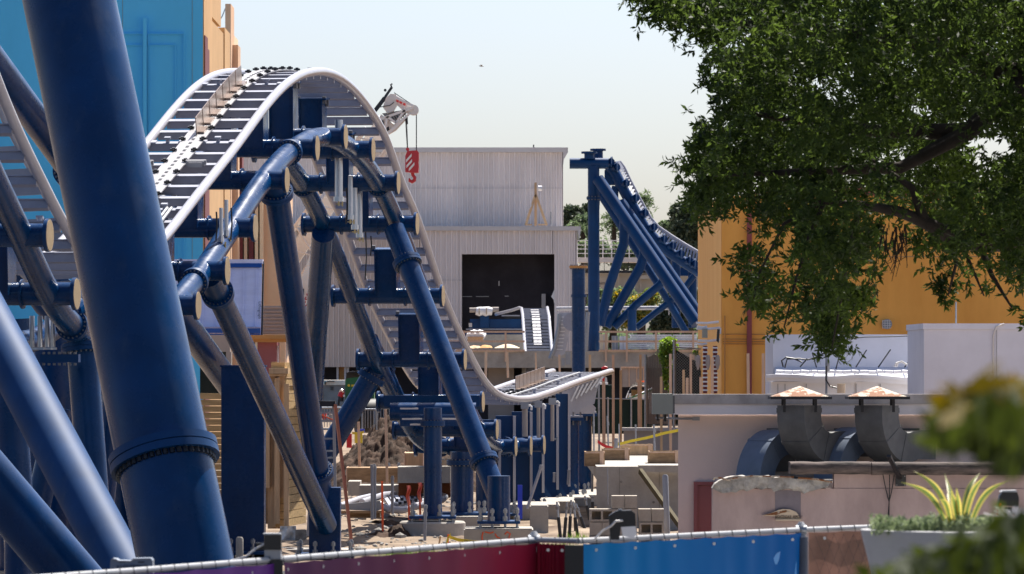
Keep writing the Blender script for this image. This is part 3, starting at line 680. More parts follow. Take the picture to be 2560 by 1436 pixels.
part('upper_siding', MB().pbox(640, 720, 765, 836, D+1.6, 1), siding, ks)
m = MB()
for y in range(768, 834, 9): m.pbox(640, 720, y, y+3, D+1.56, .04)
part('siding_lap', m, siding, ks)
part('fascia_band', MB().pbox(625, 730, 838, 848, D+.3, .5).pbox(625, 730, 848, 856, D+.4, .5), bandor, ks)
part('side_wall', MB().bx(X(640, D), X(688, D), D+.6, D+2, 0, Z(856, D)), pinkst, ks)
part('door_frame', MB().bx(X(689, D), X(692, D), D+.7, D+.8, 0, Z(864, D)), trimm, ks)
pt = thing('potted_palm', 'spiky palm mostly hidden behind the kiosk window post', 'plant', P(545, 950, D+.7))
m = MB(); random.seed(3)
for k in range(16):
    an = random.uniform(.3, 2.8); L = random.uniform(.25, .5); q = P(546, 930, D+.65)
    m.tube([q, q+Vector((math.cos(an)*L*.6, random.uniform(-.05, .05), math.sin(an)*L*.7)), q+Vector((math.cos(an)*L, 0, math.sin(an)*L*.75))], [.015, .012, .002], 5)
part('frond', m, leaf_vine, pt)

bd = thing('bird', 'tiny grey bird gliding high in the open sky', 'bird', P(1203, 166, 200))
m = MB(); q = P(1203, 166, 200)
m.tube([q+Vector((-.1, 0, .01)), q+Vector((-.05, 0, .012)), q+Vector((.03, 0, 0)), q+Vector((.11, 0, -.012))], [.006, .022, .024, .004], 8)
part('body', m, mgrey, bd)
for s in (-1, 1): part('wing', MB().prism([q+Vector((-.04, s*.02, .012)), q+Vector((.03, s*.02, .012)), q+Vector((.03, s*.16, .05)), q+Vector((.07, s*.3, .02)), q+Vector((-.02, s*.15, .055))], (0, 0, .006)), mgrey, bd)

# ------------------------------------------------------------------ mobile crane
D = 170
cr = thing('mobile_crane', 'white crane with lattice boom, striped head and red hook block', 'crane', P(640, 1130, D))
p0, p1 = P(700, 690, D+2), P(985, 285, D); ax = (p1-p0).normalized(); sd = Vector((0, 0, 1)).cross(ax); sd = ax.cross(Vector((0, 1, 0))).normalized()
m = MB()
for s in (-1, 1):
    for q in (-.5, .5): m.tube([P(640, 780, D+2)+sd*s*.62+Vector((0, q, 0)), p1-ax*1.0+sd*s*.5+Vector((0, q, 0))], .06, 8)
part('boom_chord', m, cranew, cr)
m = MB(); n = 16; q0 = P(640, 780, D+2)
for k in range(n):
    a = q0+(p1-ax*1.0-q0)*k/n; b = q0+(p1-ax*1.0-q0)*(k+1)/n; s = 1 if k % 2 else -1
    m.tube([a+sd*s*.58-Vector((0, .5, 0)), b-sd*s*.58-Vector((0, .5, 0))], .035, 6)
part('boom_lacing', m, cranew, cr)
part('main_boom', MB().beam(P(560, 900, D+3), P(965, 300, D+1.2), .55, .62, (0, 1, 0)), cranew, cr)
part('second_boom', MB().beam(P(700, 900, D-1), P(790, 640, D-1), .42, .4, (0, 1, 0)), cranew, cr)
lettering('Finest', .42, P(757, 765, D-1.3), (R(90), R(-62), 0), redtxt, cr)
# head
def poly(L, dd): return [P(x, y, D+dd) for x, y in L]
hd = part('boom_head', MB().prism(poly([(957, 268), (965, 245), (976, 235), (990, 236), (993, 262), (984, 278), (968, 284)], -.6), (0, .5, 0)).prism(poly([(990, 240), (1033, 264), (1038, 272), (1030, 288), (1010, 280), (992, 262)], -.55), (0, .3, 0)).prism(poly([(944, 302), (952, 286), (972, 300), (985, 312), (966, 338)], -.5), (0, .4, 0)).prism(poly([(985, 312), (1012, 292), (1016, 298), (990, 326), (966, 340)], -.45), (0, .3, 0)), cranew, cr)
part('head_interior', MB().prism(poly([(955, 284), (968, 282), (1005, 276), (1016, 284), (988, 308), (970, 300)], -.3), (0, .2, 0)), mgrey, hd)
m = MB()
for a, b in (((945, 300), (1033, 270)), ((966, 338), (1024, 284)), ((968, 292), (990, 308)), ((968, 292), (963, 322)), ((990, 308), (1012, 276)), ((945, 300), (966, 338)), ((990, 245), (1033, 265))): m.beam(P(*a, D-.75), P(*b, D-.75), .08, .08)
part('head_frame', m, whitep, hd)
m = MB()
for k in range(6): m.beam(P(980+k*6, 292+k*-1.5, D-.7), P(988+k*6, 306-k*2.5, D-.7), .05, .03)
m.prism([P(952, 305, D-.66), P(958, 300, D-.66), P(961, 312, D-.66), P(955, 316, D-.66)], (0, .02, 0)); m.prism([P(965, 320, D-.66), P(972, 316, D-.66), P(974, 325, D-.66), P(967, 329, D-.66)], (0, .02, 0)); m.beam(P(950, 268, D-.7), P(975, 264, D-.7), .03, .03).beam(P(975, 264, D-.7), P(985, 256, D-.7), .03, .03)
part('head_gap', m, darkm, hd)
m = MB()
for x in (993, 1001, 1010): m.prism([P(x, 243+(x-993)*.6, D-.64), P(x+6, 246+(x-993)*.6, D-.64), P(x+3, 257+(x-993)*.5, D-.64), P(x-3, 254+(x-993)*.5, D-.64)], (0, .02, 0))
part('red_chevron', m, craner, hd)
part('sheave', MB().disc(P(1034, 276, D-.5), (0, 1, 0), .18, .35, 24), cranew, hd)
m = MB().beam(P(934, 282, D), P(962, 245, D), .1, .14).beam(P(958, 250, D), P(980, 218, D), .07, .09).tube([P(979, 218, D), P(977, 212, D), P(981, 210, D)], .03, 6).disc(P(963, 226, D), (0, 1, 0), .05, .05, 10)
part('ram', m, darkm, hd)
rp = part('hoist_rope', MB().tube([P(1016, 292, D-.5), P(1019, 372, D-.5)], .018, 6).tube([P(1041, 278, D-.5), P(1041, 378, D-.5)], .018, 6).tube([P(1013, 290, D-.5), P(1018, 372, D-.5)], .01, 6).tube([P(985, 232, D-.4), P(1030, 262, D-.4)], .015, 6), darkm, cr)
part('rope_socket', MB().tube([P(1016, 290, D-.5), P(1017, 311, D-.5)], .045, 8), darkm, rp)
hb = part('hook_block', MB().prism([P(1013, 390, D-.8), P(1018, 378, D-.8), P(1043, 376, D-.8), P(1047, 382, D-.8), P(1047, 402, D-.8), P(1046, 404, D-.8), P(1047, 418, D-.8), P(1046, 432, D-.8), P(1034, 432, D-.8), P(1013, 430, D-.8)], (0, .55, 0)), craner, cr)
m = MB()
for x0, y0 in ((1015, 408), (1016, 422), (1022, 430)): m.prism([P(x0, y0-1, D-.83), P(x0, y0-8, D-.83), P(x0+14, y0-24, D-.83), P(x0+14, y0-17, D-.83)], (0, .02, 0))
part('white_stripe', m, whitep, hb)
part('top_lug', MB().disc(P(1019, 374, D-.5), (0, 1, 0), .06, .1, 12), craner, hb)
hk = [(1031, 432), (1032, 438), (1037, 444), (1036, 451), (1030, 455), (1024, 452), (1023, 446)]
part('hook', MB().tube([P(*p, D-.5) for p in hk], [.06, .055, .06, .065, .065, .055, .02], 12), craner, hb)
part('pivot_plate', MB().prism([P(657, 740, D-1.2), P(672, 735, D-1.2), P(690, 745, D-1.2), P(688, 765, D-1.2), P(660, 763, D-1.2)], (0, .2, 0)).disc(P(663, 744, D-1.25), (0, 1, 0), .06, .1, 12), cranew, cr)
part('carrier', MB().pbox(560, 720, 930, 1060, D+2, 6), cranew, cr)
part('floodlamp', MB().pbox(744, 754, 700, 722, D-2, .3).pbox(750, 760, 722, 738, D-2, .3), blackp, cr)

# ------------------------------------------------------------------ raised concrete deck and things on it
D = 240
dk = thing('concrete_deck', 'raised concrete deck edge with open dark bay below it', 'deck', (X(1450, D), D, 0))
part('slab', MB().bx(X(1140, D), X(1760, D), D, D+25, Z(920, D), Z(878, D)), conc, dk)
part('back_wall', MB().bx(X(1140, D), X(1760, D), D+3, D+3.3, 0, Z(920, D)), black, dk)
part('bay_wall', MB().bx(X(1305, D), X(1345, D), D+1, D+2.9, 0, Z(920, D)), conc_old, dk)
part('bay_panel', MB().bx(X(1220, D), X(1285, D), D+2, D+2.9, 0, Z(920, D)), siding, dk)
part('upper_block', MB().bx(X(1165, D), X(1310, D), D+14, D+16, Z(875, D), Z(833, D)), conc, dk)
def guard(label, xs, x0, x1):
    t = thing('timber_guardrail', label, 'guardrail', (X((x0+x1)/2, D), D-.1, Z(878, D)), 'timber guardrails on the deck')
    for y in (830, 854, 877): part('rail', MB().pbox(x0, x1, y-2.5, y+2.5, D-.12, .1), stakem, t)
    for x in xs: part('post', MB().pbox(x-2.5, x+2.5, 829, 905, D-.2, .08), stakem, t)
guard('timber guardrail in front of the wood stack and sacks', [1264, 1160], 1120, 1312)
guard('timber guardrail in front of the white sheet stack', [1515, 1567, 1640, 1733], 1497, 1745)
ws = thing('plank_bundle', 'bundle of short planks with white wrap on the deck', 'wood bundle', P(1190, 875, D+8))
for k in range(4): part('plank', MB().pbox(1169+k*.4, 1208, 842+k*3.4, 845+k*3.4, D+8-k*.3, 1.4), wood, ws)
m = MB()
for k in range(5): m.disc(P(1176+k*7, 839-k % 2*2, D+8.4), (.2, 1, .3), .2, .5, 8)
part('wrap', m, whitew, ws)
for i, (x0, x1, y) in enumerate(((1170, 1205, 866), (1198, 1232, 865))):
    m = MB(); c = P((x0+x1)/2, y, D+5)
    m.grid(lambda u, v: (c.x+(u-.5)*ms(x1-x0, D), c.y+(v-.5)*1.2, c.z-.1+.13*math.sin(math.pi*u)**.5*math.sin(math.pi*v)**.5+.05*noise.noise((u*4, v*4, i))), 10, 8)
    solo('yellow_sack', m, bandor if i else MATS['pine_lumber'], ['tan sack lying left under the guardrail', 'orange tan sack lying right under the guardrail'][i], 'sack', 'sacks on the deck')
m = MB(); c = P(1268, 868, D+5)
m.grid(lambda u, v: (c.x+(u-.5)*1.3, c.y+(v-.5)*.8, c.z-.05+.2*math.sin(math.pi*u)*math.sin(math.pi*v)), 10, 6)
solo('folded_sheet', m, creamst, 'crumpled cream sheet beside the tan sacks', 'sheet')
st = thing('sheet_stack', 'tall stack of white wrapped board sheets on the deck', 'board stack', P(1650, 875, D+4))
for k in range(8):
    a = 1560+random.uniform(-4, 6)+(15 if k < 2 else 0); part('board', MB().pbox(a, 1743, 837+k*4.6, 840.6+k*4.6, D+4+random.uniform(0, .1), 2), whitew, st)
for i, (x0, x1, y0, y1, lab) in enumerate(((1500, 1520, 836, 858, 'pale wrapped carton left on the deck beside the blue tower'), (1530, 1546, 840, 862, 'grey wrapped carton on the deck'), (1549, 1567, 841, 872, 'white upright carton beside the sheet stack'))):
    t = thing('carton', lab, 'carton', P((x0+x1)/2, y1, D+4), 'cartons on the deck'); part('box', MB().pbox(x0, x1, y0, 877, D+4, 1), [creamst, mgrey, whitew][i], t); part('tape', MB().pbox((x0+x1)/2-1, (x0+x1)/2+1, y0+1, 877, D+3.97, .02), trimm, t)
lm = thing('launch_machine', 'dark blue steel machinery with wrapped roller in the hangar doorway', 'machine', P(1230, 860, 262))
DM = 262
part('base_frame', MB().pbox(1160, 1320, 828, 850, DM, 2).pbox(1175, 1310, 798, 822, DM-.3, 2).prism([P(1172, 818, DM-.4), P(1200, 800, DM-.4), P(1300, 798, DM-.4), P(1300, 822, DM-.4), P(1172, 822, DM-.4)], (0, .1, 0)), blue_dull, lm)
part('pedestal', MB().pbox(1200, 1222, 785, 820, DM-.8, .5), blue_dull, lm)
part('ledge', MB().pbox(1165, 1310, 822, 825, DM-.5, 2).pbox(1254, 1300, 788, 791, DM-.4, 1), tiem, lm)
part('motor', MB().pbox(1262, 1300, 791, 800, DM-.2, 1), darkm, lm)
part('roller', MB().tube([P(1174, 776, DM-1), P(1247, 774, DM-1)], .13, 12), siding, lm)
part('wrap', MB().tube([P(x, 778+(i % 2)*1.5, DM-1) for i, x in enumerate((1190, 1198, 1206, 1214, 1222, 1231))], [.2, .25, .22, .26, .23, .2], 12), whitew, lm)
part('wrap_strap', MB().pbox(1197, 1199, 770, 787, DM-1.32, .05).pbox(1215, 1217, 770, 787, DM-1.32, .05), tan, lm)
part('box_light', MB().pbox(1172, 1180, 808, 818, DM-.5, .1), trimm, lm)
# launch track coming down towards us and the level rails beside it
DL = 250
lt = thing('launch_track', 'sunlit grey launch track with white stator strip dropping out of the hangar', 'launch track', P(1345, 900, DL))
Lr = [(1240, 786, 262), (1280, 776, 258), (1298, 770, 255), (1304, 772, 253), (1307, 790, 250), (1311, 850, 246), (1314, 890, 243), (1319, 940, 240)]
Rr = [(1440, 771, 262), (1385, 770, 258), (1371, 769, 255), (1368, 772, 253), (1372, 790, 250), (1377, 850, 246), (1381, 890, 243), (1388, 940, 240)]
part('rail', MB().tube([P(*p) for p in Lr], .085, 12), railm, lt); part('rail', MB().tube([P(1368+(p[0]-1368)*(1 if i > 2 else 0), p[1], p[2]) if i > 2 else P(1368, 769.5, 256+(2-i)) for i, p in enumerate(Rr)], .085, 12), railm, lt)
def lerp(L, y):
    for a, b in zip(L[3:-1], L[4:]):
        if a[1] <= y <= b[1]:
            u = (y-a[1])/(b[1]-a[1]); return a[0]+(b[0]-a[0])*u, a[2]+(b[2]-a[2])*u
    return L[-1][0], L[-1][2]
for y in [774, 779, 785, 791]+list(range(796, 938, 8)):
    a, d1 = lerp(Lr, y); b, d2 = lerp(Rr, y); part('cross_tie', MB().beam(P(a, y, d1), P(b, y, d2), .12, .14, (0, 1, 0)), tiem, lt)
m = MB(); ys = list(range(774, 862, 8))
for y in ys:
    a, d1 = lerp(Lr, y); b, d2 = lerp(Rr, y); c = (a+b)/2; a2, d3 = lerp(Lr, y+8); b2, d4 = lerp(Rr, y+8); c2 = (a2+b2)/2
    m.prism([P(c-10, y, d1-.15), P(c+10, y, d1-.15), P(c2+10, y+8, d3-.15), P(c2-10, y+8, d3-.15)], (0, .05, 0))
part('stator_strip', m, stripm, lt)
m = MB()
for y in range(776, 860, 5):
    a, d1 = lerp(Lr, y); b, d2 = lerp(Rr, y); c = (a+b)/2; m.pbox(c-1, c+1, y, y+2, d1-.2, .03)
    if y % 2: m.pbox(c-14, c-9, y, y+3, d1-.2, .05); m.pbox(c+9, c+14, y, y+3, d1-.2, .05)
part('strip_bolts', m, darkm, lt)
rr = thing('level_rail', 'pale level rail running right from the launch track to the orange building', 'rail', P(1600, 780, 252))
part('rail', MB().tube([P(1390, 772, 252), P(1480, 771, 252), P(1735, 770, 252)], .11, 10), railm, rr)
for x in (1516, 1552, 1630, 1671): part('hanger', MB().pbox(x, x+3, 775, 788, 252, .1), trimm, rr)
pp = thing('perforated_plate', 'grey curved side plate with slot rows beside the blue post', 'plate', P(1410, 880, 238))
part('plate', MB().prism([P(1398, 782, 238), P(1432, 782, 238), P(1424, 830, 238), P(1412, 885, 238), P(1396, 893, 238), P(1380, 888, 238), P(1390, 850, 238)], (0, .3, 0)), railm, pp)
m = MB()
for k in range(10): m.pbox(1402-k*1.2, 1416-k*1, 792+k*9, 794+k*9, 237.96, .03)
part('slot', m, whitep, pp)
part('edge_tube', MB().tube([P(1399, 785, 237.8), P(1396, 820, 237.8), P(1386, 870, 237.8), P(1375, 897, 237.8)], .1, 10).tube([P(1470, 780, 237.8), P(1467, 830, 237.8), P(1464, 880, 237.8)], .1, 10), galv, pp)
part('disc_cover', MB().disc(P(1430, 805, 237.6), (0, 1, 0), .45, .1, 24), tiem, pp)
part('rag', MB().pbox(1414, 1426, 880, 912, 237, .3).pbox(1404, 1412, 895, 915, 237, .3), mgrey, pp)
# blue drop tower with its own track
up = column('free standing blue post with yellow rimmed flange cap right of the launch track', P(1446, 668, 225), P(1447, 1100, 225), .31)
ring(up, P(1446, 668, 225), (0, 0, 1), .42, .1, 20, .03, bandor); ring(up, P(1447, 740, 225), (0, 0, 1), .36, .12, 0, .02)
DW = 246
tw = thing('drop_tower', 'distant blue braced tower carrying a steep drop track behind the deck', 'coaster tower', P(1560, 1050, DW))
def tb(name, pts, rpx, D=DW, mat=blue_dull): return part(name, MB().tube([P(p[0], p[1], D+(p[2] if len(p) > 2 else 0)) for p in pts], ms(rpx, D), 20), mat, tw)
tb('main_post', [(1484, 415), (1485, 1060)], 14.5); ring(tw, P(1484, 496, DW), (0, 0, 1), .36, .1, 12, .03)
hbm = tb('head_beam', [(1424, 409), (1521, 409)], 13.5)
for x, y0, y1, dd in ((1473, 382, 398, -.1), (1495, 375, 398, 1)):
    part('stub', MB().tube([P(x, y1, DW+dd), P(x, y0, DW+dd)], .25, 16).disc(P(x, y0, DW+dd), (0, 0, 1), .4, .1, 20), blue_dull, hbm)
tb('raking_brace', [(1495, 448, -.6), (1742, 809, -4)], 15); tb('raking_brace', [(1552, 505, .6), (1750, 790, -2)], 13)
tb('raking_brace', [(1490, 470, 4), (1650, 720, 4), (1715, 830, 4)], 9)
tb('bent_leg', [(1560, 500), (1560, 585), (1559, 611), (1522, 720), (1500, 815)], 12, DW+2); tb('bent_leg', [(1610, 600), (1609, 640), (1601, 668), (1563, 735), (1516, 818)], 12, DW+3)
tb('bent_leg', [(1670, 640), (1665, 690), (1650, 712), (1592, 761), (1535, 818)], 10, DW+3); tb('bent_leg', [(1735, 690), (1700, 735), (1590, 820)], 8, DW+4)
tb('short_post', [(1580, 775), (1580, 830)], 11, DW+2); tb('short_post', [(1690, 650), (1690, 820)], 11, DW+5); tb('short_post', [(1731, 670), (1731, 820)], 11, DW+5)
tb('rear_post', [(1497, 480), (1480, 820)], 4, DW+4)
part('node_box', MB().pbox(1512, 1540, 425, 462, DW+1, 1).pbox(1530, 1546, 465, 500, DW+1, 1).pbox(1688, 1745, 670, 690, DW+6, 1), blue_dull, tw)
dtk = thing('drop_track', 'distant steep drop track with round stub ends on the blue tower', 'coaster track', P(1640, 700, DW+1))
sp = [(1517, 408), (1535, 430), (1556, 470), (1585, 522), (1612, 570), (1640, 602), (1672, 630), (1710, 656), (1750, 682)]
part('spine_tube', MB().tube([P(*p, DW+1) for p in sp], .27, 20), blue_dull, dtk)
for x, y in ((1526, 405), (1540, 418), (1564, 458), (1588, 495), (1611, 532), (1633, 568), (1658, 598), (1680, 614), (1701, 634), (1722, 652), (1735, 660)):
    part('stub_end', MB().tube([P(x-10, y+4, DW+1), P(x+3, y, DW+.6)], .2, 14).disc(P(x+3, y, DW+.6), (1, -.2, 0), .27, .07, 18), blue_dull, dtk)
rl = [(1549, 405), (1560, 420), (1575, 452), (1600, 500), (1626, 546), (1645, 568), (1680, 592), (1712, 612), (1750, 634)]
ll = [(1538, 407), (1546, 428), (1566, 470), (1590, 512), (1612, 556), (1632, 590), (1660, 625), (1700, 655), (1745, 690)]
def rs(L, u):
    k = u*(len(L)-1); i = min(int(k), len(L)-2); f = k-i; return L[i][0]+(L[i+1][0]-L[i][0])*f, L[i][1]+(L[i+1][1]-L[i][1])*f
part('rail', MB().tube([P(*p, DW+2.6) for p in rl], .1, 12), railm, dtk); part('rail', MB().tube([P(*p, DW+2) for p in ll], .1, 12), railm, dtk)
for k in range(44):
    u = k/43; part('cross_tie', MB().beam(P(*rs(ll, u), DW+2), P(*rs(rl, u), DW+2.6), .1, .11, (0, 1, 0)), tiem, dtk)
# footbridge and girder beyond
DG = 285
gb = thing('girder_bridge', 'beige plate girder bridge with clearance lettering behind the blue tower', 'bridge', P(1560, 730, DG))
part('girder', MB().pbox(1440, 1760, 683, 735, DG, .5), girder, gb)
m = MB()
for x in (1520, 1545, 1570, 1600, 1640): m.pbox(x, x+4, 686, 733, DG-.15, .15)
m.pbox(1440, 1760, 731, 735, DG-.3, .3); m.pbox(1440, 1760, 683, 686, DG-.3, .3)
part('stiffener', m, girder, gb)
part('top_rail', MB().pbox(1440, 1760, 677, 682.5, DG-.4, 1.2), darkm, gb)
lettering('CLEARANCE', .17, P(1492, 709, DG-.03), (R(90), 0, 0), browntxt, gb); lettering("8' 0\"", .17, P(1494, 718, DG-.03), (R(90), 0, 0), browntxt, gb)
part('brace_plate', MB().prism([P(1600, 690, DG-.5), P(1640, 684, DG-.5), P(1640, 698, DG-.5), P(1600, 698, DG-.5)], (0, .1, 0)), girder, gb)
fbq = thing('footbridge', 'white railed footbridge above the beige girder', 'footbridge', P(1540, 660, DG+6))
DF = DG+6
part('walkway', MB().pbox(1430, 1640, 644, 656, DF, 2), trimm, fbq)
m = MB()
for x in range(1440, 1640, 22): m.pbox(x, x+2.5, 600, 646, DF-.1, .1)
for y in (601, 612, 622, 633): m.pbox(1430, 1640, y, y+1.8, DF-.15, .06)
part('railing', m, whitep, fbq)
m = MB()
for y in (660, 665, 670, 675): m.pbox(1500, 1640, y, y+1, DF-1, .05)
for x in (1510, 1540, 1570, 1600): m.pbox(x, x+1.4, 655, 682, DF-1.04, .04)
part('cable_rail', m, darkm, fbq)

# ------------------------------------------------------------------ trees beyond
def far_tree(name, label, blobs, D, trunkpx, mat, L=.3, per=16, group='trees beyond the bridge', seed=1, cat='tree', base=None):
    b = base or gpy(D); t = thing(name, label, cat, P(trunkpx, b, D), group)
    cs = [(tuple(P(x, y, D+dz)), (ms(rx, D), ms(rx, D), ms(ry, D)), k) for x, y, rx, ry, dz, k in blobs]
    leaves('crown', blob_points(cs, per, seed), L, L*.5, mat, t, seed)
    m = MB(); top = P(blobs[0][0], blobs[0][1], D); m.tube([P(trunkpx, b, D), P((trunkpx+blobs[0][0])/2+2, (b+blobs[0][1])/2, D), top], [.22, .16, .05], 8)
    for x, y, rx, ry, dz, k in blobs[1:]: m.tube([P((trunkpx+blobs[0][0])/2+2, (b+blobs[0][1])/2, D), P(x, y, D+dz)], [.1, .03], 6)
    part('trunk', m, bark, t); return t
far_tree('broad_tree', 'dark green broad tree showing between the hangar corner and the blue tower', [(1432, 545, 26, 26, 0, 160), (1450, 555, 20, 20, 1, 100), (1415, 570, 18, 22, 0, 80), (1425, 590, 22, 22, 0, 90)], 330, 1425, leaf_dark, .4, seed=2)
far_tree('broad_tree', 'dark tree crown just left of the tower post', [(1468, 530, 12, 16, 0, 60), (1462, 560, 18, 22, 0, 90)], 345, 1465, leaf_dark, .4, seed=3)
far_tree('broad_tree', 'pale green tree in front of the darker crowns by the hangar corner', [(1440, 580, 26, 24, 0, 140), (1460, 560, 22, 20, 0, 100), (1465, 600, 22, 18, 0, 90)], 315, 1445, leaf_far, .32, seed=4)
far_tree('broad_tree', 'tall dark tree between the drop track and the orange building', [(1722, 545, 42, 40, 0, 260), (1705, 580, 28, 30, -1, 150), (1745, 520, 34, 30, 0, 160), (1735, 610, 36, 40, 0, 200), (1690, 525, 12, 14, 0, 40)], 300, 1728, leaf_dark, .32, seed=5)
far_tree('broad_tree', 'low pale tree under the lower end of the drop track', [(1665, 570, 22, 14, 0, 70), (1680, 590, 26, 20, 0, 80)], 320, 1670, leaf_far, .3, seed=6)
def palm(label, px, py, D, seed):
    t = thing('palm_tree', label, 'palm', P(px, gpy(D), D), 'palms beyond the bridge'); random.seed(seed); m = MB(); q = P(px, py, D)
    part('trunk', MB().tube([P(px, gpy(D), D), q], [.22, .16], 10), bark, t)
    pts = []
    for k in range(46):
        a = random.uniform(0, 6.28); e = random.uniform(-.9, 1.1); L = random.uniform(.8, 1.5)
        for j in range(14):
            u = j/13; r = L*u; pts.append(q+Vector((math.cos(a)*math.cos(e)*r, math.sin(a)*math.cos(e)*r, math.sin(e)*r-.5*u*u*L+random.uniform(-.08, .08))))
    leaves('frond_crown', pts, .35, .1, leaf_far, t, seed, kind=None)
palm('shaggy palm seen through the tower braces', 1535, 555, 310, 11); palm('palm top peeking right of the drop track', 1607, 498, 320, 12)
palm('low bright palm left of the tower post', 1458, 572, 305, 13)
far_tree('flowering_shrub', 'shrub with yellow flowers below the girder bridge', [(1600, 770, 34, 30, 0, 150), (1570, 790, 28, 30, 0, 110), (1625, 745, 22, 22, 0, 70), (1550, 745, 16, 18, 0, 40)], 275, 1600, leaf_yel, .22, group='shrubs below the bridge', seed=7, cat='shrub', base=860)
far_tree('bushy_shrub', 'dark feathery shrub behind the raking braces of the tower', [(1690, 790, 50, 44, 0, 300), (1720, 760, 32, 40, 0, 150), (1650, 810, 24, 20, 0, 80)], 272, 1690, leaf_dark, .25, group='shrubs below the bridge', seed=8, cat='shrub', base=870)
far_tree('bushy_shrub', 'grey green shrub behind the slim tower legs', [(1530, 780, 36, 44, 0, 220), (1500, 760, 26, 40, 0, 130), (1560, 750, 30, 30, 0, 120)], 280, 1530, leaf_far, .25, group='shrubs below the bridge', seed=9, cat='shrub', base=870)
far_tree('bushy_shrub', 'pale shrub under the white footbridge', [(1620, 650, 40, 30, 0, 160), (1560, 640, 40, 26, 0, 140), (1480, 630, 40, 26, 0, 140), (1690, 650, 40, 36, 0, 160)], 300, 1600, leaf_far, .3, group='shrubs below the bridge', seed=10, cat='shrub', base=760)
wd = thing('treeline', 'continuous band of trees along the horizon beyond the park', 'treeline', (0, 420, 0)); wd['kind'] = 'stuff'
rg = np.random.default_rng(5); pts = np.stack([rg.uniform(-60, 70, 60000), rg.uniform(415, 440, 60000), rg.uniform(0, 1, 60000)], 1)
hh = np.array([5.5+1.6*noise.noise((p[0]*.18, 1, 2))+1.2*noise.noise((p[0]*.7, 4, 2)) for p in pts]); pts[:, 2] *= hh
leaves('crown', pts, .8, .45, leaf_far, wd, 5, kind='stuff')

# ------------------------------------------------------------------ orange building
DO = 112
ob = thing('orange_building', 'large orange stucco building with red roof trim and downpipe', 'building', (X(2100, DO), DO, 0))
xc = X(1805, DO); zt = Z(490, DO)
m = MB()
m.prism([(xc, DO, 0), (xc+9, DO, 0), (xc+9, DO+14, 0), (xc, DO+14, 0)], (0, 0, zt))
part('wall', m, orange, ob)
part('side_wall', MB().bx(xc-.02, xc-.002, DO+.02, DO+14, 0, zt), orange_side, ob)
part('groove', MB().bx(xc+.02, xc+9, DO-.012, DO, Z(643, DO), Z(641.5, DO)), tan, ob)
part('roof_trim', MB().prism([(X(1880, DO), DO-.15, zt), (xc+9, DO-.15, zt), (xc+9, DO-.15, zt+.2), (X(1900, DO), DO-.15, zt+.2)], (0, 1.5, 0)), pipered, ob)
part('downpipe', MB().bx(X(1867, DO), X(1879, DO), DO-.12, DO-.01, 0, zt), pipered, ob)
m = MB()
for y in (836, 848, 854, 860): m.tube([(xc+.02, DO-.03, Z(y, DO)), (X(1912, DO), DO-.03, Z(y+.7, DO))], .011, 6)
m.tube([(X(1812, DO), DO-.04, 0), (X(1812, DO), DO-.04, Z(790, DO))], .014, 6)
part('conduit', m, bandor, ob)
vl = part('wall_light', MB().disc(P(2217, 811, DO-.08), (0, 1, 0), .115, .16, 24), galv, ob)
m = MB()
for k in range(4): m.pbox(2206+k*6, 2207+k*6, 800, 822, DO-.18, .02); m.pbox(2206, 2228, 802+k*6, 803+k*6, DO-.21, .02)
part('cage', m, whitep, vl)
part('mast', MB().tube([P(2390, 810, DO-2), P(2390, 758, DO-2)], .02, 6), galv, ob)
# electrical gear standing left of the corner
eg = thing('electrical_rack', 'rack of conduits, meter box and two stacks of white insulators on the orange corner', 'electrical rack', (X(1775, DO-1), DO-1, 0))
m = MB()
for a, b in (((1740, 808), (1797, 805)), ((1741, 822), (1800, 820)), ((1800, 820), (1800, 835)), ((1744, 852), (1800, 850)), ((1743, 860), (1768, 859)), ((1744, 817), (1768, 817))):
    mid = ((a[0]+b[0])/2, (a[1]+b[1])/2+2); m.tube([P(*a, DO-1), P(*mid, DO-1), P(*b, DO-1)], .028, 8)
part('conduit', m, whitew, eg)
part('meter_box', MB().pbox(1756, 1769, 822, 845, DO-1.2, .2), boxg, eg)
part('cloth', MB().prism([P(1793, 823, DO-1.2), P(1800, 824, DO-1.2), P(1797, 858, DO-1.2), P(1791, 853, DO-1.2)], (0, .05, 0)), blackp, eg)
for x in (1763, 1788):
    c = part('insulator_core', MB().pbox(x-5, x+5, 865, 984, DO-1.1, .1), redst, eg); m = MB()
    for k in range(11):
        for s in (-3, 3): m.disc(P(x+s, 870+k*10.6, DO-1.15), (0, 0, 1), .032, .035, 10)
    part('insulator', m, whitep, c)
for x in (1745, 1770, 1794): part('canvas_bag', MB().tube([P(x, 888, DO-1.4), P(x, 893, DO-1.4), P(x, 910, DO-1.4), P(x, 925, DO-1.4)], [.03, .05, .055, .02], 10), siding, eg)
# ------------------------------------------------------------------ utility building on the right
DU = 60.0
ub = thing('utility_building', 'low pinkish stucco utility building with white fascia and a red door', 'building', (X(2200, DU), DU, -.3))
x0, x1 = X(1697, DU), X(2900, DU); zt = Z(986, DU); zf = Z(1011, DU); zw = Z(1037, DU)
part('wall', MB().prism([(x0, DU+.25, -.3), (x1, DU+.25, -.3), (x1, DU+6, -.3), (x0+.26, DU+6, -.3)], (0, 0, zw+.3)), util, ub)
part('fascia', MB().bx(X(1686, DU), x1, DU, DU+.24, zw, zf), fascw, ub)
part('roof_edge', MB().bx(X(1684, DU), x1, DU-.03, DU+.22, zf+.002, zt), fascg, ub)
part('lower_roof', MB().bx(X(1830, DU), x1, DU-2.2, DU+.24, Z(1200, DU-1)-.15, Z(1200, DU-1)), conc_old, ub)
dr = part('door', MB().bx(X(1745, DU), X(1900, DU), DU+.2, DU+.26, -.3, Z(1215, DU)), doorr, ub)
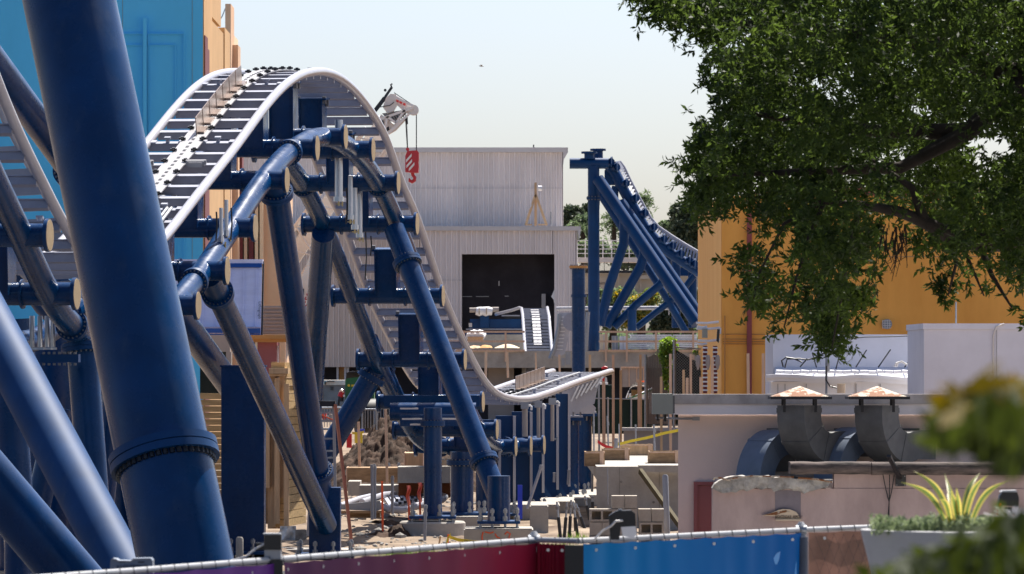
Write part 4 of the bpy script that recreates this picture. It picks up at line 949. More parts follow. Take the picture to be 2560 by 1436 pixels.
part('door_frame', MB().bx(X(1736, DU), X(1745, DU), DU+.17, DU+.27, -.3, Z(1206, DU)).bx(X(1745, DU), X(1900, DU), DU+.17, DU+.27, Z(1214, DU), Z(1206, DU)), doorr, dr)
part('duct_opening', MB().bx(X(1919, DU), X(1990, DU), DU+.2, DU+.26, Z(1180, DU), Z(1072, DU)).bx(X(2088, DU), X(2302, DU), DU+.2, DU+.26, Z(1143, DU), Z(1072, DU)), ductm, ub)
eb = thing('junction_box', 'grey green electrical junction box on the corner of the utility roof edge', 'electrical box', P(1660, 1040, DU-.3))
part('case', MB().pbox(1631, 1682, 985, 1036, DU-.35, .3), boxg, eb)
part('side_plate', MB().pbox(1682.3, 1687, 988, 1034, DU-.33, .28), MATS['dull_duct_metal'], eb)
part('conduit', MB().tube([P(1640, 1045, DU-.2), P(1700, 1047, DU+.1), P(1735, 1047, DU+.15)], .014, 8).box(P(1740, 1047, DU+.15), (.09, .06, .045)), mgrey, eb)
part('cable', MB().tube([P(1643, 1036, DU-.2), P(1644, 1052, DU-.2)], .014, 6).tube([P(1663, 1036, DU-.2), P(1663, 1054, DU-.2)], .014, 6), cable, eb)
# gooseneck exhaust ducts with rusty caps
def quarter(c, r, a0, a1, dirh, n=14):
    pts, ups = [], []
    for k in range(n+1):
        a = a0+(a1-a0)*k/n; u = dirh*math.cos(a)+Vector((0, 0, 1))*math.sin(a)
        pts.append(c+u*r); ups.append(u)
    return pts, ups
dirh = Vector((.62, .785, 0)).normalized()
for i, ox in enumerate((0, 194)):
    t = thing('exhaust_duct', ['gooseneck exhaust duct with rusty pyramid cap, nearer the red door', 'gooseneck exhaust duct with paler rusty pyramid cap, beside the blurred leaves'][i], 'exhaust duct', P(2000+ox, 1140, DU-.6), 'gooseneck exhaust ducts')
    top = P(1998+ox, 1018, DU-.62); r = .4
    c = top+dirh*r-Vector((0, 0, .10))
    pts, ups = quarter(c, r, math.pi, 1.62*math.pi, dirh)
    pts = [top+Vector((0, 0, .02))]+pts; ups = [-dirh]+ups
    pts.append(pts[-1]+dirh*.45); ups.append(Vector((0, 0, -1)))
    m = MB().sweep(pts, ups, .40, .36)
    for k_ in (0, 5, 10): m.sweep([pts[k_]*.75+pts[k_+1]*.25, pts[k_]*.25+pts[k_+1]*.75], [ups[k_], ups[k_+1]], .414, .374)
    part('gooseneck', m, ductm, t)
    lg = MB()
    for sx, sy in ((-1, -1), (1, -1), (1, 1), (-1, 1)):
        q = top+Vector((.19*sx, .17*sy, 0)); lg.beam(q-Vector((0, 0, .06)), q+Vector((0, 0, .14)), .035, .012)
    part('cap_leg', lg, darkm, t)
    cp = P(1999+ox, 993, DU-.62); h = .36; z = cp.z
    part('cap', MB().add([(cp.x-h, cp.y-h, z), (cp.x+h, cp.y-h, z), (cp.x+h, cp.y+h, z), (cp.x-h, cp.y+h, z), (cp.x, cp.y, z+.135), (cp.x, cp.y, z-.01)], [(0, 1, 4), (1, 2, 4), (2, 3, 4), (3, 0, 4), (1, 0, 5), (2, 1, 5), (3, 2, 5), (0, 3, 5)]), rust, t)
    part('cap_rim', MB().bx(cp.x-h-.01, cp.x+h+.01, cp.y-h-.012, cp.y-h, z-.025, z+.01).bx(cp.x-h-.01, cp.x-h, cp.y-h, cp.y+h, z-.025, z+.01).bx(cp.x+h, cp.x+h+.01, cp.y-h, cp.y+h, z-.025, z+.01), darkm, t)
    # lower elbow
    e = thing('duct_elbow', ['curved blue grey duct elbow dropping beside the red door', 'curved blue grey duct elbow dropping between the two goosenecks'][i], 'duct', P(1905+ox, 1195, DU-.6), 'lower duct elbows')
    d2 = Vector((-.62, -.785, 0)).normalized(); w0 = P(1960+ox, 1105-i*6, DU+.1)
    c2 = w0-Vector((0, 0, .5)); pts, ups = quarter(c2+d2*.12, .5, .5*math.pi, 0, d2); pts = [w0]+pts; ups = [Vector((0, 0, 1))]+ups
    pts.append(pts[-1]-Vector((0, 0, .35))); ups.append(d2)
    m = MB().sweep(pts, ups, .36, .3); m.sweep([pts[6]*.7+pts[7]*.3, pts[6]*.3+pts[7]*.7], [ups[6], ups[7]], .374, .314); part('elbow', m, ductb, e)
# stained front wall with broken coping
DV = 56.0
fw = thing('stucco_wall', 'stained pink stucco wall with broken concrete coping in front of the utility building', 'wall', (X(2200, DV), DV, -.3))
xa = X(1781, DV)
part('wall', MB().bx(xa, X(2900, DV), DV, DV+.25, -.3, Z(1222, DV)).bx(X(2085, DV), X(2900, DV), DV+.01, DV+.25, Z(1222, DV)+.001, Z(1186, DV)), stucco2, fw)
part('patch', MB().bx(X(1938, DV), X(2002, DV), DV-.006, DV, Z(1300, DV), Z(1226, DV)), M('mauve_patch', (.22, .19, .21), .9, var=.2, scale=5), fw)
random.seed(21); top = [(1787, 1210), (1800, 1200), (1822, 1194), (1850, 1191), (1880, 1193), (1900, 1192), (1930, 1194), (1960, 1193), (1990, 1196), (2020, 1198), (2050, 1200), (2078, 1203)]
bot = [(2070, 1218), (2045, 1224), (2020, 1230), (2010, 1236), (1998, 1226), (1975, 1222), (1950, 1225), (1935, 1230), (1928, 1222), (1905, 1226), (1890, 1222), (1868, 1230), (1858, 1226), (1840, 1233), (1828, 1228), (1812, 1232), (1800, 1233), (1790, 1228), (1780, 1222)]
poly = [P(x, y, DV-.08) for x, y in top+bot]
bm_ = bmesh.new(); vs = [bm_.verts.new(p) for p in poly]; f = bm_.faces.new(vs); r_ = bmesh.ops.extrude_face_region(bm_, geom=[f]); bmesh.ops.translate(bm_, verts=[v for v in r_['geom'] if isinstance(v, bmesh.types.BMVert)], vec=(0, .3, 0))
bmesh.ops.triangulate(bm_, faces=bm_.faces); bmesh.ops.subdivide_edges(bm_, edges=bm_.edges, cuts=3, use_grid_fill=True)
for v in bm_.verts: v.co += Vector((.6, 1, .8))*.034*noise.noise(v.co*9)+Vector((.4, 1, .4))*.014*noise.noise(v.co*24)
m = MB(); bm_.verts.ensure_lookup_table(); m.v = [v.co.copy() for v in bm_.verts]; bm_.verts.index_update(); m.f = [[v.index for v in f.verts] for f in bm_.faces]; m.mi = [0]*len(m.f); bm_.free()
part('broken_coping', m, M('broken_concrete', (.5, .47, .43), .95, col2=(.22, .2, .18), scale=6, bump=.7, bscale=22, detail=10), fw, sharp=25)
m = MB()
def cyl_edge(px0, px1, D, y0, y1, dep):
    a, b = P(px0, y1, D), P(px1, y0, D); h = b.z-a.z; prof = [(0, 0), (-.02, .02), (-.03, h*.5), (-.015, h*.85), (.04, h), (dep, h), (dep, 0)]
    n = 40
    for k in range(n+1):
        x = a.x+(b.x-a.x)*k/n
        for (dy, dz) in prof: m.v.append(Vector((x, D+dy+.008*noise.noise((x*7, dz*9, 1)), a.z+dz+.008*noise.noise((x*5, dz*7, 4)))))
    o = len(m.v)-(n+1)*7
    for k in range(n):
        for j in range(6): q = o+k*7+j; m.f.append([q, q+1, q+8, q+7]); m.mi.append(0)
    m.f.append([o+j for j in range(7)]); m.mi.append(0)
cyl_edge(1976, 2178, DV-.12, 1156, 1186, .4); cyl_edge(2180, 2800, DV-.12, 1157, 1188, .4)
part('old_coping', m, M('blackened_coping', (.17, .13, .115), .92, col2=(.035, .03, .028), scale=4, stretch=(.7, 1, 3), bump=.4, bscale=18, detail=10), fw, sharp=60)
part('rebar', MB().tube([P(1995, 1195, DV-.09), P(2040, 1198, DV-.1), P(2080, 1205, DV-.1)], .013, 6).tube([P(1826, 1202, DV-.1), P(1800, 1195, DV-.12), P(1786, 1195, DV-.1), P(1784, 1199, DV-.05)], .011, 6).tube([P(1826, 1197, DV-.1), P(1880, 1190, DV-.1), P(1985, 1193, DV-.1)], .009, 6), MATS['rusty_cap'], fw)
sg = thing('wall_sign', 'small cream leaf shaped sign with worn brown lettering on the stained wall', 'sign', P(1960, 1302, DV-.05))
poly = [(1905, 1289), (1930, 1282), (1945, 1276), (1958, 1273), (1975, 1274), (1990, 1280), (1998, 1290), (2003, 1301), (1995, 1302), (1942, 1301), (1938, 1299), (1944, 1292), (1935, 1291)]
part('board', MB().prism([P(x, y, DV-.05) for x, y in poly], (0, .03, 0)), creamsign, sg)
part('stain', MB().prism([P(x, y, DV-.053) for x, y in [(1908, 1288.5), (1940, 1280), (1965, 1276), (1975, 1280), (1955, 1283), (1940, 1288)]], (0, .002, 0)), MATS['rusty_cap'], sg)
lettering('NIGHTENGALE  ARMORY', .05, P(1972, 1293, DV-.056), (R(90), R(0), 0), browntxt, sg, sx=.55)
part('lip', MB().beam(P(1940, 1300.5, DV-.07), P(2002, 1300.5, DV-.07), .03, .014), creamsign, sg)
bkt = thing('wall_bracket', 'black flat bracket plate with slanted arm bolted to the stained wall', 'bracket', P(2250, 1215, DV-.05))
part('plate', MB().pbox(2239, 2265, 1188, 1216, DV-.05, .04), blackp, bkt); part('arm', MB().beam(P(2250, 1196, DV-.08), P(2222, 1140, DV-.5), .05, .03), blackp, bkt)
m = MB()
for x, y in ((2242, 1191), (2262, 1191), (2242, 1213), (2262, 1213)): m.disc(P(x, y, DV-.055), (0, 1, 0), .008, .012, 8)
part('plate_bolt', m, boltm, bkt)
m = MB()
for a in ((2206, 1180), (2224, 1180), (2236, 1186)): m.tube([P(*a, DV-.04), P((a[0]+2224)/2, 1225, DV-.03), P(2223, 1255, DV-.03), P(2221+(a[0]-2220)*.1, 1300, DV-.03)], .006, 5)
solo('hanging_cable', m, cable, 'thin black cables hanging tied together below the old coping', 'cable')
# white roof structures behind
D = 76
rf = thing('roof_parapet', 'long white coated roof parapet with bent rods and white gutter', 'roof structure', P(2120, 990, D))
part('parapet', MB().bx(X(1938, D), X(2312, D), D+.6, D+3, 0, Z(836, D)), offw, rf)
part('slope', MB().prism([P(1938, 918, D+.6), P(2312, 918, D+.6), P(2312, 944, D), P(1938, 944, D)], (0, .02, -.1)), offw, rf)
m = MB(); n = 30
gp = [(1916, 938), (1940, 936), (1990, 937), (2040, 941), (2090, 941), (2150, 937), (2210, 940), (2270, 945), (2310, 946)]
for k in range(len(gp)-1):
    for dy, h, dd in ((0, 8, 0), (8, 9, .05)): m.prism([P(gp[k][0], gp[k][1]+dy, D-.25+dd), P(gp[k+1][0], gp[k+1][1]+dy, D-.25+dd), P(gp[k+1][0], gp[k+1][1]+dy+h, D-.25+dd), P(gp[k][0], gp[k][1]+dy+h, D-.25+dd)], (0, .2, 0))
part('gutter', m, whitep, rf)
m = MB()
for k in range(18): m.tube([P(1940+k*21, 929+(k % 3), D-.1), P(1959+k*21, 930+(k % 2), D-.1)], .03, 10)
part('roof_tile', m, whitew, rf)
part('wall', MB().bx(X(1928, D), X(2310, D), D, D+.5, 0, Z(955, D)), whitep, rf)
m = MB()
for x in (1944, 1962, 2015, 2140, 2200): part('wall_joint', MB().pbox(x, x+1.5, 960, 990, D-.02, .02), mgrey, rf)
m = MB()
for a, b in (((2041, 918), (2031, 884)), ((2090, 922), (2098, 892)), ((2140, 918), (2166, 876)), ((2196, 918), (2226, 875)), ((2262, 918), (2290, 878))): part('rod', MB().tube([P(*a, D+.3), P(*b, D-.2)], .011, 6), cable, rf)
m = MB()
for pts in ([(1958, 918), (1954, 902), (1965, 894), (1985, 897), (2005, 906)], [(1962, 920), (1968, 898), (2000, 897), (2018, 900), (2040, 894), (2066, 880)], [(2000, 918), (2012, 904), (2018, 897)]): m.tube([P(*p, D+.2) for p in pts], .012, 6)
part('loose_cable', m, cable, rf)
m = MB()
for dx in (0, 5): m.tube([P(2236+dx, 918, D), P(2240+dx, 908, D), P(2254, 905-dx*.3, D), P(2268-dx*.3, 912, D)], .014, 6)
part('white_cable', m, cablew, rf)
vp = thing('vent_pipe', 'slim grey mast pipe with a cream can in front of the white gutter', 'pipe', P(2066, 985, D-.5))
part('pipe', MB().tube([P(2066, 985, D-.4), P(2066, 880, D-.4)], .018, 8).tube([P(2069, 905, D-.4), P(2069, 930, D-.4)], .035, 10), galv, vp)
part('can', MB().tube([P(2103, 983, D-.5), P(2103, 960, D-.5)], .062, 16), creamst, vp)
part('lead', MB().tube([P(2066, 915, D-.45), P(2065, 950, D-.45), P(2075, 966, D-.45), P(2092, 970, D-.45)], .012, 6), cable, vp)
part('wires', MB().tube([P(2066, 838, D+.5), P(2110, 850, D+.5), P(2160, 843, D+.5), P(2230, 842, D+.5), P(2312, 838, D+.5)], .009, 5), cable, rf)
rb_ = thing('roof_box', 'big plain white roof box with a pale cable down its face', 'roof structure', P(2450, 990, 72))
part('case', MB().bx(X(2310, 72), X(2800, 72), 72, 75, 0, Z(824, 72)), offw, rb_)
part('top_band', MB().bx(X(2307, 72), X(2800, 72), 71.97, 75.05, Z(824, 72)+.001, Z(809, 72)), offw, rb_)
part('cable', MB().tube([P(2483, 985, 71.98), P(2483, 840, 71.98), P(2490, 818, 71.96), P(2510, 810, 71.96)], .014, 6), cablew, rb_)
part('joint', MB().bx(X(2491, 72), X(2492, 72), 71.99, 72, 0, Z(826, 72)), mgrey, rb_)
vp2 = thing('roof_pole', 'thin grey pole standing on the white roof box', 'pole', P(2390, 810, 73)); part('pole', MB().tube([P(2390, 810, 73), P(2390, 755, 73)], .012, 6), galv, vp2)

# ------------------------------------------------------------------ gate, screen fence, stakes and forms
D = 126
gt = thing('slatted_fence', 'curved top weathered slatted fence panel overgrown by a vine', 'fence', P(1660, gpy(D), D))
m = MB(); xs = list(np.arange(1617, 1672, 4.2)); 
for k, x in enumerate(xs):
    u = (x-1617)/55; y = 894-42*(3*u*u-2*u*u*u); m.prism([P(x, 1060, D-.0+u*.2), P(x+3.7, 1060, D+u*.2), P(x+3.7, y-2, D+u*.2), P(x, y, D+u*.2)], (0, .04, 0))
part('slat_panel', m, slat, gt)
for x, y in ((1614, 889), (1673, 842), (1685, 850)): part('post', MB().tube([P(x, 1090, D-.1), P(x, y, D-.1)], .033, 10).disc(P(x, y, D-.1), (0, 0, 1), .045, .04, 10), galv, gt)
vn = thing('vine', 'bright green vine climbing over the slatted fence post', 'vine', P(1675, 990, D-.3))
cs = [(tuple(P(x, y, D-.3)), (ms(rx, D), .2, ms(ry, D)), k) for x, y, rx, ry, k in ((1668, 862, 16, 18, 60), (1662, 890, 14, 24, 70), (1680, 870, 14, 26, 60), (1668, 920, 10, 26, 40), (1664, 945, 8, 20, 22), (1690, 905, 10, 20, 18), (1740, 882, 8, 5, 8), (1670, 970, 5, 10, 6))]
leaves('foliage', blob_points(cs, 14, 31), .07, .045, leaf_vine, vn, 31)
part('stem', MB().tube([P(1676, 1000, D-.2), P(1672, 930, D-.25), P(1670, 860, D-.25)], .02, 6), bark, vn)
sf = thing('screen_fence', 'chain link gate with dark green screen sagging between galvanised posts', 'fence', P(1745, gpy(D-2), D-2))
D2 = D-2
part('screen', MB().prism([P(1690, 875, D2), P(1690, 1060, D2), P(1806, 1060, D2), P(1770, 1000, D2), P(1752, 950, D2), P(1742, 905, D2)], (0, .02, 0)).prism([P(1726, 917, D2+.1), P(1750, 917, D2+.1), P(1756, 960, D2+.1), P(1730, 960, D2+.1)], (0, .02, 0)), meshg, sf)
part('post', MB().tube([P(1805, 1060, D2), P(1805, 876, D2)], .045, 12), galv, sf); part('post', MB().tube([P(1686, 1060, D2), P(1686, 850, D2)], .04, 12), galv, sf)
part('top_rail', MB().tube([P(1686, 868, D2), P(1750, 873, D2), P(1805, 880, D2)], .02, 8), galv, sf)
def chain(x0, x1, y0, y1, D, s=7, r=.004):
    m = MB(); x = x0-(y1-y0)
    while x < x1:
        for sg in (1, -1):
            xa, xb = (x, x+(y1-y0)) if sg > 0 else (x+(y1-y0), x)
            ya, yb = y1, y0
            # clip to the panel
            pts = []
            for k in range(2):
                pass
            def at(xx): return ya+(yb-ya)*(xx-xa)/(xb-xa)
            lo, hi = max(x0, min(xa, xb)), min(x1, max(xa, xb))
            if hi-lo > 1: m.tube([P(lo, at(lo), D), P(hi, at(hi), D)], r, 3, False)
        x += s
    return m
part('chain_mesh', chain(1688, 1804, 882, 990, D2-.05), galv, sf)
D = 140
gs = thing('screen_fence', 'low dark green screen fence with a thin white top wire behind the stakes', 'fence', P(1540, gpy(D), D))
part('screen', MB().pbox(1480, 1622, 998, 1085, D, .04), meshg, gs); part('top_wire', MB().tube([P(1480, 996, D-.02), P(1622, 999, D-.02)], .02, 6), galv, gs)
for x in (1520, 1578): part('post', MB().tube([P(x, 1090, D-.05), P(x, 994, D-.05)], .03, 8), galv, gs)
cw = thing('shipping_crate', 'beige plank crate standing below the deck edge', 'crate', P(1580, 970, 190)); part('panel', MB().pbox(1553, 1612, 920, 968, 190, 2), siding, cw)
m = MB()
for x in (1553, 1572, 1591, 1608): m.pbox(x, x+2, 919, 968, 189.95, .05)
m.pbox(1552, 1613, 917, 921, 189.9, .1); part('batten', m, stakem, cw)
kt = thing('work_truck', 'white rounded vehicle roof with orange beacon behind the stakes', 'truck', P(1595, gpy(165), 165))
c = P(1600, 1000, 165); m = MB()
m.grid(lambda u, v: (c.x+(u-.5)*.9, c.y+v*1.6, c.z+.05+.55*(1-abs(2*u-1)**3.5)*(1-.25*v)), 16, 4); m.pbox(1572, 1630, 985, 1060, 165.01, 1.6); part('body', m, whitep, kt)
part('windscreen', MB().pbox(1578, 1622, 975, 990, 164.97, .04), glassm, kt); part('beacon', MB().tube([P(1605, 958, 165.5), P(1605, 952, 165.5)], .08, 10), orangepl, kt); part('bumper', MB().pbox(1570, 1632, 1035, 1045, 164.9, .1), darkm, kt)
for x in (1578, 1620): part('wheel', MB().disc(P(x, 1058, 165.2), (1, 0, 0), .35, .25, 18), rubber, kt)
tp = thing('tarpaulin', 'pale tarpaulin slung low with a green edge beside the stakes', 'tarpaulin', P(1600, 1000, 150))
part('sheet', MB().prism([P(1568, 1000, 150), P(1628, 1000, 150), P(1632, 970, 150), P(1600, 985, 150)], (0, .3, .02)), whitew, tp); part('green_edge', MB().beam(P(1568, 998, 149.9), P(1632, 975, 149.9), .04, .05), green, tp)
bk_ = thing('parked_cart', 'dark cart with white canopy edge left of the stakes', 'cart', P(1500, gpy(160), 160)); part('canopy', MB().pbox(1488, 1520, 957, 962, 160, 1.5), whitep, bk_); part('body', MB().pbox(1484, 1530, 963, 1000, 160.2, 1.4), MATS['green_screen_mesh'], bk_); part('side_panel', MB().pbox(1500, 1518, 945, 956, 160.4, .6), galv, bk_)
SK = [(1475, 887, 960, 150, 6, 0), (1497, 947, 1150, 118, 5, 1), (1509, 939, 1112, 116, 8, 2), (1533, 887, 1132, 118, 6.5, 2), (1552, 926, 1135, 122, 6, 3), (1597, 949, 1125, 117, 7, 2), (1601, 887, 1118, 119, 6, 3), (1653, 942, 1130, 110, 6, 3), (1676, 885, 1130, 108, 6.5, 2), (1709, 925, 1075, 108, 6, 3), (1718, 945, 1075, 107, 7, 2), (1727, 885, 1075, 109, 6, 2), (1752, 943, 1075, 107, 7, 2), (1781, 894, 1075, 108, 7, 2), (1870, 884, 1075, 106, 7, 2), (1908, 884, 1075, 106, 7, 2), (1921, 925, 1075, 108, 7, 3), (1215, 880, 960, 150, 6.5, 2), (1268, 880, 945, 150, 6, 2), (1398, 887, 930, 150, 5, 2), (1339, 882, 930, 150, 5, 2)]
SL = ['short stake just right of the blue tower post', 'thin grey stake nearest the blue column at the track end', 'broad tan stake close behind the cut track end', 'tall pale stake in front of the dark screen fence', 'tall stake just left of the beige crate corner', 'broad stake overlapping the white truck', 'tall stake against the crate, left of the slatted fence', 'stake in front of the slatted fence slats', 'tall stake by the vine post', 'thin short stake on the dark screen', 'shortest stake on the dark screen', 'tall stake at the middle of the dark screen', 'broad stake right of the screen middle', 'stake in front of the second insulator stack', 'tall stake crossing the red downpipe', 'tall stake on the bare orange wall', 'short stake beside the white gutter end', 'stake on the left below the deck, next to the blue end plate', 'stake below the deck between sacks and launch track', 'small stake right of the launch track rail', 'small stake in the middle of the launch track']
for (x, y0, y1, D, wpx, k), lab in zip(SK, SL):
    h = ms(wpx, D)/2; a = P(x+random.uniform(-1, 2), y1, D); b = P(x, y0, D)
    m = MB().beam(a, b, h*2, .045); solo('wooden_stake', m, galv if k == 1 else (stakem if k == 2 else wood), lab, 'stake', 'timber stakes on the building site')
EF = thing('edge_flag', 'red cap stuck on the end of the cut track rail', 'cap', P(1514, 922, 114)); part('cap', MB().tube([P(1504, 922, 114.2), P(1512, 919, 114.2), P(1519, 919, 114.2)], [.02, .035, .015], 10), redpl, EF); part('ribbon', MB().prism([P(1507, 938, 115), P(1513, 940, 115), P(1510, 955, 115), P(1505, 950, 115)], (0, .02, 0)), redpl, EF)
# concrete wall, forms
D = 93
wl = thing('retaining_wall', 'long low bare concrete retaining wall right of the column row', 'wall', P(1590, gpy(D), D))
part('wall', MB().bx(X(1492, D), X(1760, D), D, D+.4, -.2, Z(1167, D)), conc, wl); part('slab', MB().bx(X(1492, D), X(1760, D), D+.4, D+14, Z(1167, D)-.25, Z(1167, D)-.004), conc, wl)
m = MB()
for x in (1548, 1648): m.bx(X(x, D), X(x+1, D), D-.006, D, 0, Z(1168, D))
for x, y in ((1553, 1205), (1634, 1256)): m.disc(P(x, y, D-.004), (0, 1, 0), .024, .01, 12)
part('form_joint', m, MATS['weathered_concrete'], wl)
bb_ = thing('timber_prop', 'diagonal timber prop against a concrete ledge beside the grey bollard', 'timber prop', P(1697, 1318, 90)); part('prop', MB().beam(P(1601, 1178, 91), P(1702, 1318, 89), .07, .1), M('olive_timber', (.1, .08, .04), .85, var=.3, scale=5), bb_); part('ledge', MB().prism([P(1596, 1164, 92.2), P(1700, 1164, 92.2), P(1700, 1182, 92.2), P(1603, 1180, 92.2)], (0, .7, 0)), conc, bb_)
FM = [(1462, 1512, 1130, 1166, 95, 'plywood form box nearest the blue columns'), (1506, 1574, 1122, 1157, 99, 'plywood form box second from the blue columns'), (1552, 1632, 1112, 1142, 104, 'light plywood form box with a knotty face, behind the others'), (1622, 1700, 1129, 1164, 96, 'dark plywood form box nearest the utility building')]
for i, (x0, x1, y0, y1, D, lab) in enumerate(FM):
    t = thing('form_box', lab, 'form box', P((x0+x1)/2, y1, D), 'plywood form boxes on the slab'); a, b = P(x0, y1, D), P(x1, y0, D); d = .8; mt = woodp if i != 2 else wood
    part('front_board', MB().bx(a.x, b.x, D, D+.03, a.z, b.z), mt, t); part('back_board', MB().bx(a.x, b.x, D+d, D+d+.03, a.z, b.z), mt, t)
    part('side_board', MB().bx(a.x, a.x+.03, D+.03, D+d, a.z, b.z), mt, t); part('side_board', MB().bx(b.x-.03, b.x, D+.03, D+d, a.z, b.z), woodp, t); part('fill', MB().bx(a.x+.03, b.x-.03, D+.03, D+d, a.z, b.z-.06), conc, t)
    part('cleat', MB().bx(b.x-.1, b.x-.02, D-.03, D-.002, a.z, b.z+.02).bx(a.x, b.x, D-.012, D-.002, b.z-.03, b.z), stakem, t)
m = MB(); a = P(1560, 1128, 104)
wl2 = thing('low_wall', 'low tan block wall behind the form boxes', 'wall', P(1650, 1120, 112)); part('wall', MB().pbox(1560, 1700, 1078, 1140, 112, .3), siding, wl2); part('cap', MB().pbox(1556, 1700, 1070, 1078, 111.9, .5), fascg, wl2)
tpz = [(1544, 1112), (1580, 1103), (1620, 1095), (1660, 1084), (1700, 1076)]; m = MB()
for a, b in zip(tpz[:-1], tpz[1:]): m.prism([P(a[0], a[1]-4, 103), P(b[0], b[1]-4, 103), P(b[0], b[1]+3, 103), P(a[0], a[1]+3, 103)], (0, .006, 0))
solo('caution_tape', m, yellow, 'taut yellow caution tape stretched behind the form boxes', 'caution tape')
m = MB()
for a, b in zip([(1494, 1104), (1506, 1112), (1518, 1118)], [(1506, 1112), (1518, 1118), (1532, 1121)]): m.prism([P(a[0], a[1]-4, 101), P(b[0], b[1]-4, 101), P(b[0], b[1]+4, 101), P(a[0], a[1]+4, 101)], (0, .01, 0))
solo('warning_ribbon', m, redpl, 'slack red warning ribbon left of the form boxes', 'ribbon')
GP = [(1485, 1030, 1150, 104, 4, 'slim grey pipe beside the cap plate column'), (1521, 1040, 1120, 104, 4, 'slim grey pipe leaning behind the red ribbon'), (1549, 1060, 1140, 102, 3, 'thin bluish pipe left of the tape'), (1590, 1062, 1112, 106, 4, 'pipe with loose wire in front of the low tan wall'), (1637, 1062, 1128, 100, 5, 'pipe tied with white wire near the utility building'), (1540, 1096, 1120, 103, 9, 'short fat purple grey pipe end on the slab'), (1520, 1170, 1262, 91, 3, 'lone grey conduit in front of the retaining wall')]
for x, y0, y1, D, wpx, lab in GP:
    r = ms(wpx, D)/2; t = thing('conduit_pipe', lab, 'conduit', P(x, y1, D), 'grey conduits on the building site'); part('pipe', MB().tube([P(x, y1, D), P(x+random.uniform(-3, 1), y0, D)], r, 10), pvcg, t); part('coupling', MB().tube([P(x-.5, y0+(y1-y0)*.3, D), P(x-1, y0+(y1-y0)*.2, D)], r*1.3, 10), pvcg, t)
# blocks
D = 78; u = .2
bl = MB()
def cored(mb, c, w, h, d, ncore=2):
    t = .035; x0, x1 = c.x-w/2, c.x+w/2; mb.bx(x0+.001, x1-.001, c.y+d*.6, c.y+d-.002, c.z+t, c.z+h-t); mb.bx(x0, x1, c.y, c.y+d, c.z, c.z+t); mb.bx(x0, x1, c.y, c.y+d, c.z+h-t, c.z+h)
    for k in range(ncore+1): q = x0+(w-t)*k/ncore; mb.bx(q, q+t, c.y+.001, c.y+d-.001, c.z+t, c.z+h-t)
    return mb
zb0 = 0.0; sx = lambda px: X(px, D)
blocks = [('c', 1505, 0, 'cored block at the bottom left of the block stack'), ('s', 1490, 1, 'plain block in the left column under the open block'), ('s', 1521, 1, 'plain block in the left column, inner side'), ('c', 1505, 2, 'open cored block on top of the left column of blocks'),
          ('s', 1545, 0, 'bottom middle block behind the floodlight'), ('s', 1577, 0, 'bottom middle block right of the floodlight'), ('s', 1545, 1, 'second middle block behind the floodlight'), ('s', 1577, 1, 'second middle block right of the floodlight'), ('s', 1545, 2, 'third middle block left side'), ('s', 1577, 2, 'third middle block right side'), ('s', 1545, 3, 'topmost block on the left of the stack middle'), ('s', 1578, 3, 'topmost block on the right of the stack middle'),
          ('c', 1629, 0, 'cored block at the bottom right of the block stack'), ('c', 1629, 1, 'cored block second from the bottom on the right'), ('s', 1612, 2, 'plain block atop the right column, left half'), ('s', 1645, 2, 'plain block atop the right column, right half')]
pv = Z(1371, D)
for k, px, lv, lab in blocks:
    zz = pv+lv*.212+(.0 if lv < 3 else .0); c = Vector((sx(px), D+random.uniform(0, .02), zz))
    m = cored(MB(), c, .395, .2, .39) if k == 'c' else MB().bx(c.x-.097, c.x+.097, c.y, c.y+.39, c.z, c.z+.2)
    solo('concrete_block', m, cmum, lab, 'concrete block', 'concrete blocks in the stack')
solo('block_pallet', MB().bx(sx(1470), sx(1665), D-.05, D+.5, pv-.15, pv-.004), stakem, 'flat timber pallet under the block stack', 'pallet')
bo = thing('bollard', 'grey steel bollard post in front of the timber prop', 'bollard', P(1667, 1360, 79)); part('post', MB().tube([P(1669, 1365, 79), P(1663, 1192, 79), P(1663, 1187, 79)], [.048, .048, .03], 16), pvcg, bo)
RS = [(1402, 1352, 1392, 1255), (1410, 1352, 1418, 1255), (1423, 1352, 1428, 1250), (1446, 1352, 1432, 1255), (1440, 1352, 1436, 1258), (1468, 1342, 1440, 1260), (1474, 1300, 1462, 1240), (1482, 1280, 1481, 1238), (1497, 1262, 1495, 1235)]
for i, (xa_, ya_, xb_, yb_) in enumerate(RS):
    D = 84+i*1.2; t = thing('sleeved_rod', 'black sleeved threaded rod, number %s of the fan before the pale footings' % ['one', 'two', 'three', 'four', 'five', 'six', 'seven', 'eight', 'nine'][i], 'rod', P(xa_, ya_, D), 'black sleeved rods'); a, b = P(xa_, ya_, D), P(xb_, yb_, D)
    t['label'] = ['leftmost black sleeved rod leaning away from the sprayed pedestal', 'second black sleeved rod, crossing the first pale footing', 'thick upright black sleeved rod, third in the fan', 'fourth black sleeved rod in the fan, leaning left', 'fifth black sleeved rod in the fan, almost upright', 'long black sleeved rod leaning left before the grass', 'black rod just left of the open cored block', 'short black rod before the far footing', 'shortest black rod beside the retaining wall'][i]
    part('rod', MB().tube([a, b], .018, 8), galv, t); part('sleeve', MB().tube([a, a+(b-a)*.6], .03, 10), rubber, t); part('nut', MB().tube([a+(b-a)*.8, a+(b-a)*.88], .032, 6), boltm, t)
